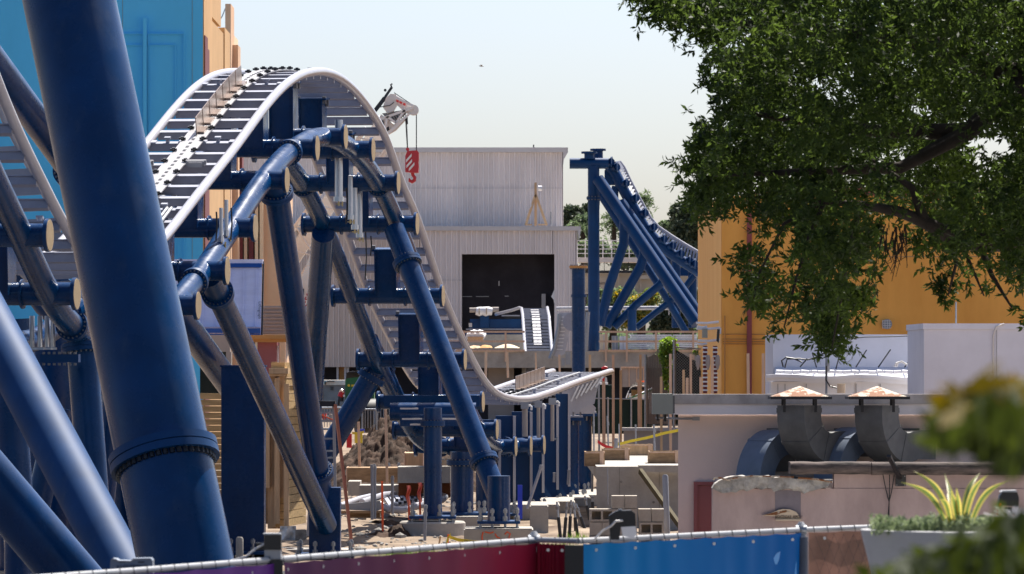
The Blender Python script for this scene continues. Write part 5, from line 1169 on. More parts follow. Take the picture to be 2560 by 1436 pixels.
for x0, y0, x1, y1, D, lab in ((1318, 1272, 1354, 1164, 84, 'long grey conduit leaning right before the flat columns'), (1297, 1282, 1302, 1214, 83.5, None), (1062, 1352, 1064, 1264, 83, 'short grey conduit standing in front of the round pedestal'), (1385, 1206, 1386, 1182, 95, 'short conduit stub at the third flat column'), (1420, 1212, 1422, 1175, 97, 'taller conduit stub at the fourth flat column'), (1480, 1230, 1481, 1170, 100, 'conduit stub at the last round column')):
    if lab is None:
        bs = solo('marker_stake', MB().pbox(1294, 1306, 1213, 1298, 83.5, .04), bluestake, 'flat bright blue marker stake on the sprayed pedestal edge', 'stake'); continue
    t = thing('conduit_pipe', lab, 'conduit', P(x0, y0, D), 'grey conduits on the building site'); a, b = P(x0, y0, D), P(x1, y1, D)
    part('pipe', MB().tube([a, b], .026, 10), pvcg, t); part('coupling', MB().tube([a+(b-a)*.93, b+(b-a)*.01], .034, 10), pvcg, t)

# ------------------------------------------------------------------ left yard: lumber crib, ladder, mound, tractor, barrier
D = 88
lc = thing('lumber_crib', 'tall timber crib of stacked planks and upright beams behind the blue legs', 'timber crib', P(705, 1330, D))
a = P(716, 1322, D); 
bx0, by0 = X(712, D), D; bx1, by1 = X(764, D+2.2), D+2.2
n = 21; zt_, zb_ = Z(905, D), Z(1318, D); side = Vector((bx1-bx0, by1-by0, 0)); nrm = Vector((side.y, -side.x, 0)).normalized()
for k in range(n):
    z0_ = zb_+(zt_-zb_)*k/n; z1_ = zb_+(zt_-zb_)*(k+1)/n-.012; q = Vector((bx0, by0, 0))+nrm*random.uniform(-.015, .015)
    part('plank', MB().prism([(q.x, q.y, z0_), (q.x+side.x, q.y+side.y, z0_), (q.x+side.x, q.y+side.y, z1_), (q.x, q.y, z1_)], nrm*-.25), woodh, lc)
for x, y0, y1, dd in ((668, 960, 1220, -.15), (682, 930, 1318, -.05), (693, 945, 1310, -.22), (705, 925, 1245, -.1), (716, 960, 1322, -.28), (664, 1080, 1215, .05), (676, 1100, 1322, .1), (686, 905, 1322, .12), (700, 950, 1322, .16)):
    part('beam', MB().beam(P(x, y1, D+dd), P(x, y0, D+dd), ms(13, D), .12), wood, lc)
part('top_plank', MB().pbox(672, 720, 921, 935, D-.4, .6).pbox(666, 712, 936, 941, D-.35, .5), wood, lc)
part('core', MB().pbox(662, 714, 945, 1310, D+.3, .4), woodp, lc)
for k in range(20):
    z0_ = zb_+(Z(985, D)-zb_)*k/20; z1_ = z0_+(Z(985, D)-zb_)/20-.012; part('plank', MB().bx(X(500, D+3), X(660, D+3), D+3+random.uniform(-.01, .01), D+3.1, z0_, z1_), woodh, lc)
for x in (782, 788): solo('timber_batten', MB().beam(P(x, 1060, 95), P(x, 930+(x-782)*2, 95), .05, .05), wood, 'upright batten seen between the two leaning legs' if x == 782 else 'shorter upright batten beside the dark green leg', 'batten')
ps = thing('plastic_sheet', 'crumpled clear plastic sheet hanging below the lumber crib', 'plastic sheet', P(720, 1375, D-1)); c = P(720, 1345, D-1); m = MB()
m.grid(lambda u, v: (c.x+(u-.5)*.28*(1+.3*v), c.y+.06*math.sin(u*9+v*4)+.05*noise.noise((u*5, v*6, 2)), c.z+(.5-v)*.42+.02*noise.noise((u*6, v*3, 8))), 14, 14); part('sheet', m, plastic, ps)
ob_ = solo('concrete_curb', MB().bx(X(640, 83), X(880, 83), 83, 84, -.1, Z(1338, 83)-.25), conc, 'low concrete curb behind the purple banner', 'curb')
gc_ = solo('concrete_slab', MB().pbox(738, 766, 1325, 1365, 86, .1), conc_old, 'upright grey concrete slab beside the plastic sheet', 'slab')
la = thing('step_ladder', 'tall orange and grey step ladder standing open beside the leaning legs', 'ladder', P(850, 1375, 85))
part('side_rail', MB().beam(P(840, 1340, 85.2), P(834, 1015, 85.2), .05, .06), pvcg, la); part('side_rail', MB().beam(P(770, 1340, 85.2), P(786, 1015, 85.2), .05, .06), pvcg, la)
part('rear_rail', MB().beam(P(880, 1368, 84), P(838, 1012, 85.1), .05, .05), ladder_o, la)
for k, y in enumerate((1033, 1052, 1098, 1129, 1146, 1190, 1235)): part('rung', MB().beam(P(785-k*1.5, y, 85.2), P(836+k*.3, y-1, 85.2), .05, .03), galv, la)
part('cap', MB().pbox(784, 838, 1003, 1017, 85.1, .25), darkm, la); part('foot', MB().pbox(876, 884, 1362, 1370, 84, .08), rubber, la)
part('bright_strut', MB().beam(P(804, 1038, 84.9), P(832, 1050, 84.9), .02, .02), orangepl, la)
# mound
mc = P(1000, 1170, 122); md = MB()
def mh(u, v):
    x, y = (u-.5)*2, (v-.5)*2; r = math.hypot(x*1.0, y); h = max(0, 1-r)**.9
    px = mc.x+x*2.3; py = mc.y+y*4
    return (px, py, -.1+h*2.05+h**.5*(.3*noise.noise((px*2.2, py*1.5, 1))+.2*noise.noise((px*6, py*5, 5))+.13*noise.noise((px*15, py*12, 9))))
md.grid(mh, 130, 130); solo('dirt_mound', md, dirt, 'big mound of dug brown dirt behind the flat track pieces', 'dirt mound', sharp=180)
for i, (px, py, D, r, h) in enumerate(((950, 1328, 87, .4, .22), (1000, 1330, 88, .35, .3), (960, 1295, 95, .5, .15))):
    c = P(px, py, D); m = MB(); m.grid(lambda u, v: (c.x+(u-.5)*2*r, c.y+(v-.5)*2*r*1.6, -.08+h*max(0, 1-4*((u-.5)**2+(v-.5)**2))+.05*noise.noise((u*7, v*7, i))+.03*noise.noise((u*19, v*19, i))), 30, 30)
    solo('soil_heap', m, dirt, ['low dark soil heap at the foot of the grey conduits', 'loose soil heap beside the orange stakes', 'flat soil patch behind the orange stakes'][i], 'soil heap', 'small soil heaps', sharp=180)
rk = MB(); random.seed(17)
for k in range(1500):
    D = random.uniform(76, 122); x = X(random.uniform(850, 1240), D); r = random.uniform(.012, .05) if random.random() < .93 else random.uniform(.05, .12); c = Vector((x, D, gz(x, D)+r*.3)); 
    vs = [c+Vector((math.cos(a)*r*random.uniform(.6, 1.2), math.sin(a)*r*random.uniform(.6, 1.2), z*r)) for z in (-.5, .1) for a in (0, 1.2, 2.5, 3.7, 5)]+[c+Vector((0, 0, r*.6))]
    rk.add(vs, [(0, 1, 6, 5), (1, 2, 7, 6), (2, 3, 8, 7), (3, 4, 9, 8), (4, 0, 5, 9), (5, 6, 10), (6, 7, 10), (7, 8, 10), (8, 9, 10), (9, 5, 10)])
o = solo('gravel', rk, conc_old, 'loose stones and clods scattered over the sandy ground', 'gravel'); o['kind'] = 'stuff'
gr = MB()
for k in range(1500):
    cl = random.choice([(1045, 1352, 80), (1090, 1350, 80.5), (980, 1372, 79), (1400, 1345, 84), (1440, 1345, 86), (1700, 1350, 78), (1190, 1350, 80)]); D = cl[2]+random.gauss(0, .5); x = X(cl[0], cl[2])+random.gauss(0, .17); h = random.uniform(.04, .16); w_ = .006; a = random.uniform(0, 3.14)
    lx, ly = random.gauss(0, .04), random.gauss(0, .04); z = gz(x, D)
    gr.add([(x-w_*math.cos(a), D-w_*math.sin(a), z-.02), (x+w_*math.cos(a), D+w_*math.sin(a), z-.02), (x+lx, D+ly, z+h)], [(0, 1, 2)])
o = solo('grass', gr, grassm, 'small tufts of green grass around the pedestals', 'grass', recalc=False); o['kind'] = 'stuff'
# forms and footings below the mound
for i, (x0, x1, y0, y1, D, mt, lab) in enumerate([(868, 994, 1170, 1206, 103, woodp, 'long plywood form board below the dirt mound'), (870, 900, 1204, 1240, 101, conc, 'short pale footing at the left of the plywood form'), (898, 995, 1214, 1245, 99, conc, 'pale footing block in front of the plywood form'), (994, 1125, 1168, 1208, 97, conc, 'large white concrete block behind the round pedestal column'), (996, 1125, 1208, 1245, 98, M('rusty_form', (.2, .07, .03), .85, var=.5, scale=4), 'rusty red steel form under the white concrete block'), (1013, 1056, 1133, 1167, 99, wood, 'new plywood form box on the white concrete block'), (1100, 1135, 1150, 1166, 99, creamst, 'small plywood form box right of the round column')]):
    a, b = P(x0, y1, D), P(x1, y0, D); t = thing(['form_board', 'footing', 'footing', 'footing', 'steel_form', 'form_box', 'form_box'][i], lab, ['form board', 'footing', 'footing', 'footing', 'form', 'form box', 'form box'][i], Vector(((a.x+b.x)/2, D, a.z)))
    part('body', MB().bx(a.x, b.x, D, D+1.1, a.z, b.z), mt, t)
    if i in (0, 5, 6): part('edge', MB().bx(a.x-.02, a.x, D-.02, D+1, a.z, b.z+.01).bx(b.x, b.x+.02, D-.02, D+1, a.z, b.z+.01), stakem, t)
for x, y0, y1, D, lab in ((930, 1162, 1300, 88.5, 'grey conduit pair, left pipe, before the pale footing'), (937, 1164, 1298, 89, 'grey conduit pair, right pipe, before the pale footing'), (981, 1190, 1285, 90, 'single grey conduit in the soil heap'), (936, 1160, 1172, 108, 'conduit stub left above the plywood form'), (972, 1158, 1170, 108, 'conduit stub right above the plywood form'), (997, 1157, 1172, 106, 'fat conduit stub at the white block corner')):
    t = thing('conduit_pipe', lab, 'conduit', P(x, y1, D), 'grey conduits on the building site'); part('pipe', MB().tube([P(x, y1, D), P(x, y0, D)], .027, 10), pvcg, t); part('coupling', MB().tube([P(x, y0+4, D), P(x, y0+10, D)], .036, 10), pvcg, t)
for x, y0, y1, D, lab in ((896, 1055, 1205, 104, 'tall pale stake left of the dirt mound'), (964, 1020, 1210, 102, 'tall pale stake in front of the dirt mound')): solo('wooden_stake', MB().beam(P(x+4, y1, D), P(x, y0, D), .055, .05), stakem, lab, 'stake', 'timber stakes on the building site')
for i, (x, y0, y1, D) in enumerate(((955, 1203, 1330, 87), (1021, 1222, 1300, 90), (1049, 1215, 1310, 89))):
    t = thing('orange_stake', ['plain orange marker stake left of the soil heap', 'orange stake with long fluttering pink ribbon', 'orange stake with pink ribbon beside the round column'][i], 'marker stake', P(x, y1, D), 'orange marker stakes'); part('stake', MB().beam(P(x+2, y1, D), P(x, y0, D), .038, .02), orangepl, t)
    if i:
        m = MB(); q = P(x, y0-4, D-.03); m.grid(lambda u, v: (q.x+(u-.5)*.075*(1-.2*v)+.015*math.sin(v*8), q.y-.03*math.sin(u*5+v*6), q.z+.03-v*.36), 5, 12); part('ribbon', m, pinkrib, t)
# track pieces waiting on the ground
tp2 = thing('track_piece', 'loose grey track section lying on the ground behind the orange stakes', 'track piece', P(1000, 1285, 96)); D = 95.5
part('rail', MB().tube([P(850, 1266, D), P(900, 1248, D+1.5), P(935, 1240, D+2.2)], .065, 12), railm, tp2); part('rail', MB().tube([P(905, 1256, D-.5), P(960, 1238, D+1.2), P(985, 1236, D+1.8)], .065, 12), railm, tp2)
part('rail', MB().tube([P(950, 1262, D-.6), P(970, 1274, D-.7), P(1005, 1276, D-.5), P(1050, 1263, D), P(1105, 1250, D+1.2), P(1112, 1243, D+2), P(1095, 1237, D+2.8)], .07, 14), railm, tp2)
part('side_beam', MB().prism([P(850, 1262, D-.8), P(950, 1252, D-.8), P(955, 1274, D-.8), P(940, 1278, D-.8), P(850, 1274, D-.8)], (0, .08, 0)), mgrey, tp2)
for k in range(9): part('cross_tie', MB().beam(P(960+k*15, 1240+k*1.0, D+1.6-k*.08), P(978+k*14, 1268-k*2.2, D-.2+k*.12), .08, .05), tiem, tp2)
part('stator_strip', MB().prism([P(985, 1262, D), P(1090, 1240, D+1.5), P(1100, 1244, D+1.4), P(1000, 1267, D-.1)], (0, 0, .04)), stripm, tp2)
m = MB()
for k in range(8): m.box(P(992+k*13, 1260-k*2.6, D-.05+k*.2)+Vector((0, 0, .07)), (.06, .08, .06)); m.box(P(1000+k*13, 1266-k*2.8, D-.15+k*.2)+Vector((0, 0, .06)), (.06, .08, .05))
part('strip_bolts', m, darkm, tp2)
part('skid', MB().pbox(850, 960, 1278, 1284, D-.9, .2).pbox(870, 950, 1284, 1295, D-.7, .3), woodp, tp2)
# caution tape at the nearest pedestal
ct_ = thing('caution_tape', 'yellow caution tape with black lettering tied to a stake before the round pedestal', 'caution tape', P(1120, 1370, 79.5)); m = MB(); tz = [(1124, 1343), (1145, 1350), (1175, 1354), (1210, 1358), (1240, 1358)]
for a, b in zip(tz[:-1], tz[1:]): m.prism([P(a[0], a[1]-4, 79.4), P(b[0], b[1]-4, 79.4), P(b[0], b[1]+4, 79.4), P(a[0], a[1]+4, 79.4)], (0, .004, 0))
part('tape', m, yellow, ct_); lettering('CAUTION', .042, P(1175, 1354, 79.39), (R(90), R(4), 0), cable, ct_)
part('stake', MB().beam(P(1118, 1375, 79.45), P(1121, 1336, 79.45), .03, .02), orangepl, ct_); part('tail', MB().prism([P(1118, 1345, 79.38), P(1123, 1344, 79.38), P(1114, 1375, 79.38), P(1110, 1374, 79.38)], (0, .003, 0)).prism([P(1117, 1346, 79.38), P(1127, 1332, 79.38), P(1126, 1344, 79.38)], (0, .004, 0)), yellow, ct_)
solo('wooden_stake', MB().beam(P(1096, 1372, 80), P(1101, 1341, 80), .03, .02), wood, 'short leaning wooden stake left of the taped stake', 'stake', 'timber stakes on the building site')
# tractor, skip, barriers
D = 128
tk = thing('green_tractor', 'green tractor with black canopy partly hidden by the blue brace', 'tractor', P(905, gpy(D), D))
part('bonnet', MB().prism([P(863, 1010, D), P(863, 950, D), P(870, 946, D), P(900, 943, D), P(935, 945, D), P(935, 1010, D)], (0, .9, 0)), green, tk)
part('badge', MB().disc(P(872, 964, D-.01), (0, 1, 0), .035, .02, 14).pbox(878, 889, 962, 967, D-.012, .012), yellow, tk)
part('canopy', MB().prism([P(868, 932, D), P(873, 929, D), P(907, 928, D), P(907, 931, D)], (0, 1.2, 0)), darkm, tk); part('cab', MB().prism([P(864, 960, D+.3), P(866, 932, D+.3), P(905, 931, D+.3), P(905, 950, D+.3)], (0, .9, 0)), MATS['dark_window_glass'], tk)
for x in (905, 930): part('wheel', MB().disc(P(x, 1040, D-.1), (1, .15, 0), .45, .35, 24), rubber, tk)
part('muffler', MB().tube([P(853, 1004, D), P(854, 985, D)], .06, 10).tube([P(846, 1014, D), P(849, 990, D)], .03, 8), darkm, tk)
part('red_canister', MB().tube([P(850, 992, D-.1), P(855, 980, D-.1), P(856, 974, D-.1)], [.07, .07, .04], 12), redpl, tk); part('chrome_ring', MB().disc(P(854, 979, D-.15), (.3, 1, .5), .06, .03, 14).disc(P(860, 990, D-.12), (0, 1, 0), .03, .05, 10), alu, tk)
sk = thing('site_trailer', 'grey panelled site trailer with pale roof behind the tractor', 'trailer', P(830, gpy(150), 150)); part('body', MB().pbox(788, 868, 963, 1040, 150, 2), machg, sk); part('roof', MB().pbox(785, 870, 951, 963, 149.9, 2.2), fascg, sk); part('vent', MB().pbox(826, 833, 967, 976, 149.96, .04), darkm, sk); part('side_panel', MB().pbox(790, 806, 967, 1010, 149.95, .05), siding, sk)
part('roof_clutter', MB().pbox(811, 815, 955, 962, 149.8, .1).pbox(818, 836, 953, 955, 149.8, .1), darkm, sk)
def barrier(lab, x0, x1, y0, y1, D):
    t = thing('crowd_barrier', lab, 'barrier', P((x0+x1)/2, y1, D), 'steel crowd barriers'); part('frame', MB().tube([P(x0, y1, D), P(x0, y0+4, D), P(x0+4, y0, D), P(x1-4, y0, D), P(x1, y0+4, D), P(x1, y1, D)], .022, 8), galv, t); m = MB(); x = x0+7
    while x < x1-3: m.tube([P(x, y0+1, D), P(x, y1-4, D)], .009, 6); x += 7
    part('bar', m, galv, t)
barrier('steel crowd barrier left of the dirt mound', 906, 942, 1024, 1075, 118); barrier('steel crowd barrier just behind the step ladder', 790, 860, 1020, 1072, 112); barrier('steel crowd barrier at the edge of the dirt mound', 938, 985, 1019, 1070, 122)
solo('red_marker_post', MB().tube([P(873, 1120, 110), P(873, 1085, 110)], .06, 14), redpl, 'short fat red marker post at the foot of the blue brace', 'marker post')
yb = thing('water_cooler', 'yellow drink cooler with blue lid on the ground near the mound', 'cooler', P(896, 1108, 112)); part('tub', MB().tube([P(896, 1108, 112), P(896, 1082, 112)], .09, 16), yellow, yb); part('lid', MB().tube([P(902, 1082, 111.9), P(902, 1073, 111.9)], .09, 16), bluestake, yb)
m = MB()
for a, b in zip([(880, 1083), (892, 1084)], [(892, 1084), (910, 1080)]): m.prism([P(a[0], a[1]-3, 110), P(b[0], b[1]-3, 110), P(b[0], b[1]+3, 110), P(a[0], a[1]+3, 110)], (0, .005, 0))
solo('caution_tape', m, yellow, 'short yellow caution tape strip beside the red marker post', 'caution tape')
bt = thing('tool_cart', 'cluttered tool cart with red and yellow bits behind the ladder', 'cart', P(815, 1075, 120)); part('frame', MB().pbox(792, 850, 1052, 1056, 120, 1).pbox(792, 850, 1072, 1076, 120, 1), galv, bt)
for x, w_, h, mt in ((806, 9, 20, redpl), (822, 8, 16, siding), (840, 9, 24, yellow), (797, 6, 14, darkm), (815, 5, 12, mgrey)): part('crate', MB().pbox(x, x+w_, 1052-h, 1052, 120.2, .4), mt, bt)
for x, y, mt, lab in ((64, 1112, redpl, 'small red marker glimpsed between the left braces'), (205, 1345, redpl, 'small red marker low between the two left braces')):
    t = thing('marker_flag', lab, 'marker', P(x, y+25, 72)); part('flag', MB().pbox(x-5, x+5, y, y+16, 72, .03), mt, t); part('stick', MB().pbox(x-1.5, x+1.5, y+16, y+40, 72, .02), yellow, t)
pc = solo('concrete_post', MB().tube([P(599, 1400, 76), P(599, 1348, 76), P(599, 1343, 76)], [.058, .058, .04], 18), conc, 'pale concrete post at the foot of the huge pipe', 'post')

# ------------------------------------------------------------------ banner fence in front
fp = [(-300, 1475), (0, 1452), (370, 1425), (680, 1400), (1335, 1350), (1445, 1353), (2005, 1325), (2190, 1318), (2800, 1296)]
def FD(py): return 0.96*F/(py-HY)
W = [P(x, y, FD(y)) for x, y in fp]
fc = thing('banner_fence', 'foreground chain link fence hung with purple, maroon and blue vinyl banners', 'fence', (W[4].x, W[4].y, 0))
for seg in ([0, 1, 2, 3, 4], [4, 5], [5, 6], [6, 7, 8]): part('top_rail', MB().tube([W[i] for i in seg], .015, 14), mgrey, fc)
def along(px):
    for (a, b), (p, q) in zip(zip(fp[:-1], fp[1:]), zip(W[:-1], W[1:])):
        if a[0] <= px <= b[0]:
            # perspective-correct position on the segment
            u0, u1 = 0., 1.
            for _ in range(40):
                u = (u0+u1)/2; r = p.lerp(q, u)
                if r.x/r.y*F+1280 < px: u0 = u
                else: u1 = u
            return p.lerp(q, u0)
TWM = MB().tube([(0, .012, .0155), (.004, -.012, .0165), (.008, -.0205, 0), (.01, -.012, -.03)], .0019, 5).mesh('tie_wire', darkm, Vector((0, 0, 0)))
for px in range(-280, 2600, 34):
    q = along(px); o = bpy.data.objects.new('tie_wire', TWM); COL.objects.link(o); o.parent = fc; LOC[o] = LOC[fc]; o.location = q-LOC[fc]
def banner(px0, px1, mat, name='banner', dz=.014, lab=None, seed=0):
    n = 60; pts = [along(px0+(px1-px0)*k/n) for k in range(n+1)]
    m = MB()
    def fn(u, v):
        k = min(int(u*n), n-1); f = u*n-k; p = pts[k].lerp(pts[k+1], f); dd = (pts[min(k+1, n)]-pts[k]).normalized(); nn = Vector((dd.y, -dd.x, 0))
        sag = .006*abs(math.sin(u*math.pi*9)); wv = .012*noise.noise((u*14+seed, v*2, seed))+.01*v*math.sin(u*26+seed)
        return p+nn*(.03+wv)+Vector((0, 0, -dz-sag*(1-v)-v*1.7))
    m.grid(fn, 120, 24); return part(name, m, mat, fc, label=lab, recalc=False, sharp=180)
def vinyl(name, stops, scale=.35):
    m = bpy.data.materials.new(name); m.use_nodes = True; n = m.node_tree.nodes; l = m.node_tree.links; b = n['Principled BSDF']; b.inputs['Roughness'].default_value = .45; b.inputs['Specular IOR Level'].default_value = .05
    tc = n.new('ShaderNodeTexCoord'); se = n.new('ShaderNodeSeparateXYZ'); cr = n.new('ShaderNodeValToRGB'); nz = n.new('ShaderNodeTexNoise'); nz.inputs['Scale'].default_value = 5; mx = n.new('ShaderNodeMix'); mx.data_type = 'FLOAT'; mx.inputs['Factor'].default_value = .16
    l.new(tc.outputs['Generated'], se.inputs[0]); l.new(tc.outputs['Object'], nz.inputs['Vector']); l.new(se.outputs['X'], mx.inputs[2]); l.new(nz.outputs[0], mx.inputs[3]); l.new(mx.outputs[0], cr.inputs[0]); l.new(cr.outputs[0], b.inputs['Base Color'])
    while len(cr.color_ramp.elements) < len(stops): cr.color_ramp.elements.new(.5)
    for e, (p, c) in zip(cr.color_ramp.elements, stops): e.position = p; e.color = (*c, 1)
    return m
banner(-250, 683, vinyl('purple_vinyl', [(0, (.05, .02, .2)), (.5, (.09, .02, .19)), (1, (.085, .02, .15))]), lab='purple vinyl banner', seed=1)
banner(697, 1332, vinyl('maroon_vinyl', [(0, (.05, .012, .065)), (.45, (.085, .012, .045)), (1, (.21, .009, .024))]), lab='maroon vinyl banner', seed=2)
banner(1338, 1428, vinyl('red_vinyl', [(0, (.22, .01, .026)), (1, (.2, .01, .024))]), lab='dark red vinyl banner end', seed=3)
bnr = banner(1447, 1992, vinyl('blue_vinyl', [(0, (.0, .13, .34)), (.5, (0, .088, .28)), (1, (.0, .06, .23))]), lab='bright blue vinyl banner', seed=4)
m = MB(); pa, pb_, pc_, pd_ = along(1905), along(1975), along(1968), along(1985)
for (xa, xb, ya, yb) in ((1902, 1968, 0, 0),):
    q = lambda px, py: along(px)+Vector((0, -.045, -(py-1330)/F*27.4))
    m.prism([q(1905, 1440), q(1940, 1385), q(1990, 1360), q(1990, 1440)], (0, .004, 0))
part('pale_panel', m, M('light_blue_print', (.01, .18, .48), .42, var=.1), bnr)
shade = M('tan_shade_cloth', (.17, .105, .075), .9, col2=(.1, .062, .045), scale=3, trans=.25)
banner(2012, 2780, shade, 'shade_cloth', lab='tan translucent shade cloth', seed=5)
for px, wd_ in ((689, .075), (1435, .1)): 
    q = along(px); part('strap', MB().bx(q.x-wd_/2, q.x+wd_/2, q.y-.075, q.y-.055, q.z-1.7, q.z+(.002 if px < 700 else -.02)), cable, fc)
for px in (689, 1335, 2003):
    q = along(px); part('post', MB().tube([Vector((q.x, q.y+.01, 0)), Vector((q.x, q.y+.01, q.z+.02)), Vector((q.x, q.y+.01, q.z+.045))], [.03, .03, .012], 16), mgrey, fc)
    m = MB().disc(q+Vector((0, -.02, -.05)), (0, 1, 0), .02, .05, 10).disc(q, (1, 0, 0), .026, .06, 14); part('clamp', m, galv, fc)
q = along(2003); part('post_wrap', MB().tube([Vector((q.x, q.y-.03, 0)), Vector((q.x, q.y-.03, q.z-.04))], .036, 12), M('dark_blue_wrap', (.02, .035, .07), .6, var=.3, scale=6), fc)
m = MB()
for px in list(range(410, 690, 110))+list(range(720, 1330, 88))+[1370, 1405]+list(range(1490, 1990, 98))+list(range(2060, 2600, 110)):
    q = along(px); m.disc(q+Vector((0, -.062, -.05)), (0, 1, 0), .0085, .006, 12)
part('grommet', m, alu, fc)
mk = MB()
def cm(px): return along(px)
for k in range(26):
    px = 2012+k*24
    for sg_ in (1, -1):
        a, b = cm(px), cm(min(px+24*3, 2790)); za, zb2 = (0, -.42) if sg_ > 0 else (-.42, 0); mk.tube([a+Vector((0, -.06, za-.03)), b+Vector((0, -.06, zb2-.03))], .0009, 4, False)
part('chain_mesh', mk, darkm, fc)
# floodlights on the fence
def flood(lab, px, py0, pxw, D, cab, lens=True):
    t = thing('floodlight', lab, 'floodlight', P(px, py0+60, D), 'floodlights clamped on the fence'); 
    return t
t = flood('small black floodlight with grey back on the purple banner, trailing a white cable', 682, 1337, 44, 23.4, 0); D = 23.4
part('housing', MB().pbox(660, 703, 1337, 1374, D-.02, .07), blackp, t); part('lens', MB().pbox(661, 702, 1375, 1398, D-.01, .05), plantm, t); part('top_lip', MB().pbox(658, 701, 1334, 1337.5, D-.03, .08), mgrey, t)
part('bracket', MB().pbox(640, 661, 1358, 1376, D+.01, .03), blackp, t); part('cable', MB().tube([P(662, 1360, D), P(640, 1372, D), P(615, 1392, D-.02), P(585, 1400, D-.02), P(560, 1408, D-.02)], .005, 8), cablew, t)
t = flood('black floodlight with white lens in front of the concrete blocks', 1555, 1280, 60, 25.9, 0); D = 25.9
part('housing', MB().prism([P(1522, 1290, D), P(1540, 1278, D), P(1578, 1276, D), P(1588, 1284, D), P(1590, 1318, D), P(1552, 1318, D), P(1548, 1350, D), P(1526, 1350, D)], (0, .07, 0)), blackp, t)
part('lens', MB().prism([P(1553, 1318, D-.005), P(1589, 1316, D-.005), P(1592, 1336, D-.005), P(1582, 1346, D-.005), P(1557, 1340, D-.005)], (0, .05, 0)), whitep, t); part('cap_bolt', MB().tube([P(1550, 1277, D+.02), P(1550, 1273, D+.02)], .012, 8), galv, t)
part('cable', MB().tube([P(1556, 1302, D-.02), P(1540, 1303, D-.04), P(1527, 1316, D-.03), P(1508, 1326, D-.02), P(1485, 1350, D-.02)], .0055, 8), cablew, t)
t = flood('black floodlight behind the planter at the right edge', 2530, 1230, 60, 27, 0); D = 27
part('housing', MB().prism([P(2500, 1240, D), P(2508, 1229, D), P(2542, 1228, D), P(2548, 1246, D), P(2546, 1268, D), P(2496, 1262, D)], (0, .08, 0)), blackp, t); part('visor', MB().prism([P(2502, 1231, D-.02), P(2508, 1227, D-.02), P(2542, 1226, D-.02), P(2543, 1231, D-.02)], (0, .12, 0)), mgrey, t); part('lead', MB().tube([P(2502, 1258, D), P(2494, 1275, D), P(2490, 1300, D)], .006, 6), redpl, t); part('post', MB().tube([P(2522, 1268, D+.04), P(2522, 1330, D+.04)], .02, 10), blackp, t)
lt_ = thing('ladder_top', 'grey moulded ladder top cap with faded lettering behind the purple banner', 'ladder top', P(328, 1440, 24.3)); D = 24.3
part('cap', MB().prism([P(274, 1440, D), P(276, 1402, D), P(281, 1397, D), P(290, 1398, D), P(296, 1402, D), P(326, 1403, D), P(334, 1397, D), P(376, 1396, D), P(381, 1402, D), P(382, 1440, D)], (0, .12, 0)), ladcap, lt_)
part('lip', MB().prism([P(275, 1402.5, D-.004), P(281, 1396.5, D-.004), P(290, 1397.5, D-.004), P(296, 1401.5, D-.004), P(326, 1402.5, D-.004), P(334, 1396.5, D-.004), P(376, 1395.5, D-.004), P(380, 1399, D-.004), P(336, 1400, D-.004), P(328, 1406, D-.004), P(295, 1405, D-.004), P(282, 1400, D-.004)], (0, .004, 0)), plantm, lt_)
part('slot', MB().pbox(298, 313, 1404.5, 1407, D-.003, .004).pbox(345, 361, 1404.5, 1407, D-.003, .004), darkm, lt_); lettering('LOUISVILLE', .026, P(334, 1417, D-.004), (R(90), R(0), 0), greytxt, lt_); part('arrow', MB().prism([P(292, 1413, D-.003), P(299, 1416.5, D-.003), P(292, 1420, D-.003)], (0, .003, 0)), greytxt, lt_)

# ------------------------------------------------------------------ planter with agave and herbs
D = 20.5
pl = thing('planter', 'pale grey round planter bowl in the right foreground', 'planter', (X(2430, D), D+.4, 1.55))
a, b = P(2170, 1332, D), P(2780, 1332, D); z0_ = 1.55; cx_ = (a.x+b.x)/2; rr = (b.x-a.x)/2; m = MB(); cy_ = D+rr*.75
prof = [(.3, z0_), (.34, z0_+.05), (rr*.8, a.z-.42), (rr*.95, a.z-.12), (rr, a.z-.02), (rr+.004, a.z), (rr-.03, a.z+.003), (rr-.04, a.z-.05)]; NS = 72
for k in range(NS):
    t = 2*math.pi*k/NS
    for r_, z_ in prof: m.v.append(Vector((cx_+r_*math.cos(t), cy_+r_*.75*math.sin(t), z_)))
npf = len(prof)
for k in range(NS):
    for q in range(npf-1): m.f.append([k*npf+q, ((k+1) % NS)*npf+q, ((k+1) % NS)*npf+q+1, k*npf+q+1]); m.mi.append(0)
part('bowl', m, plantm, pl); part('soil', MB().tube([(cx_, cy_, a.z-.1), (cx_, cy_, a.z-.045)], rr*.72, 40), dirt, pl)
hb_ = thing('herb_bed', 'low grey green herb growing thickly along the planter', 'herb', P(2330, 1330, D+.3)); hb_['kind'] = 'stuff'
rg = np.random.default_rng(8); spr = []
for k in range(620):
    px = rg.uniform(2182, 2760); base = P(px, 1336, D+rg.uniform(.12, .62)); hgt = ms(1, D)*(rg.uniform(26, 58)*(.75+.5*noise.noise((px*.02, base.y*3, 2)))+4); lean = Vector((rg.normal()*.03+(-.05 if px < 2215 else 0), rg.normal()*.03, 1)).normalized()
    for j in range(26): u = j/25; p = base+lean*hgt*u; spr.append((p.x+rg.normal()*.007, p.y+rg.normal()*.007, p.z))
leaves('foliage', spr, .03, .006, leaf_herb, hb_, 8, kind='stuff')
ag = thing('agave', 'yellow margined agave with arching sword leaves in the planter', 'agave', P(2400, 1320, D+.35))
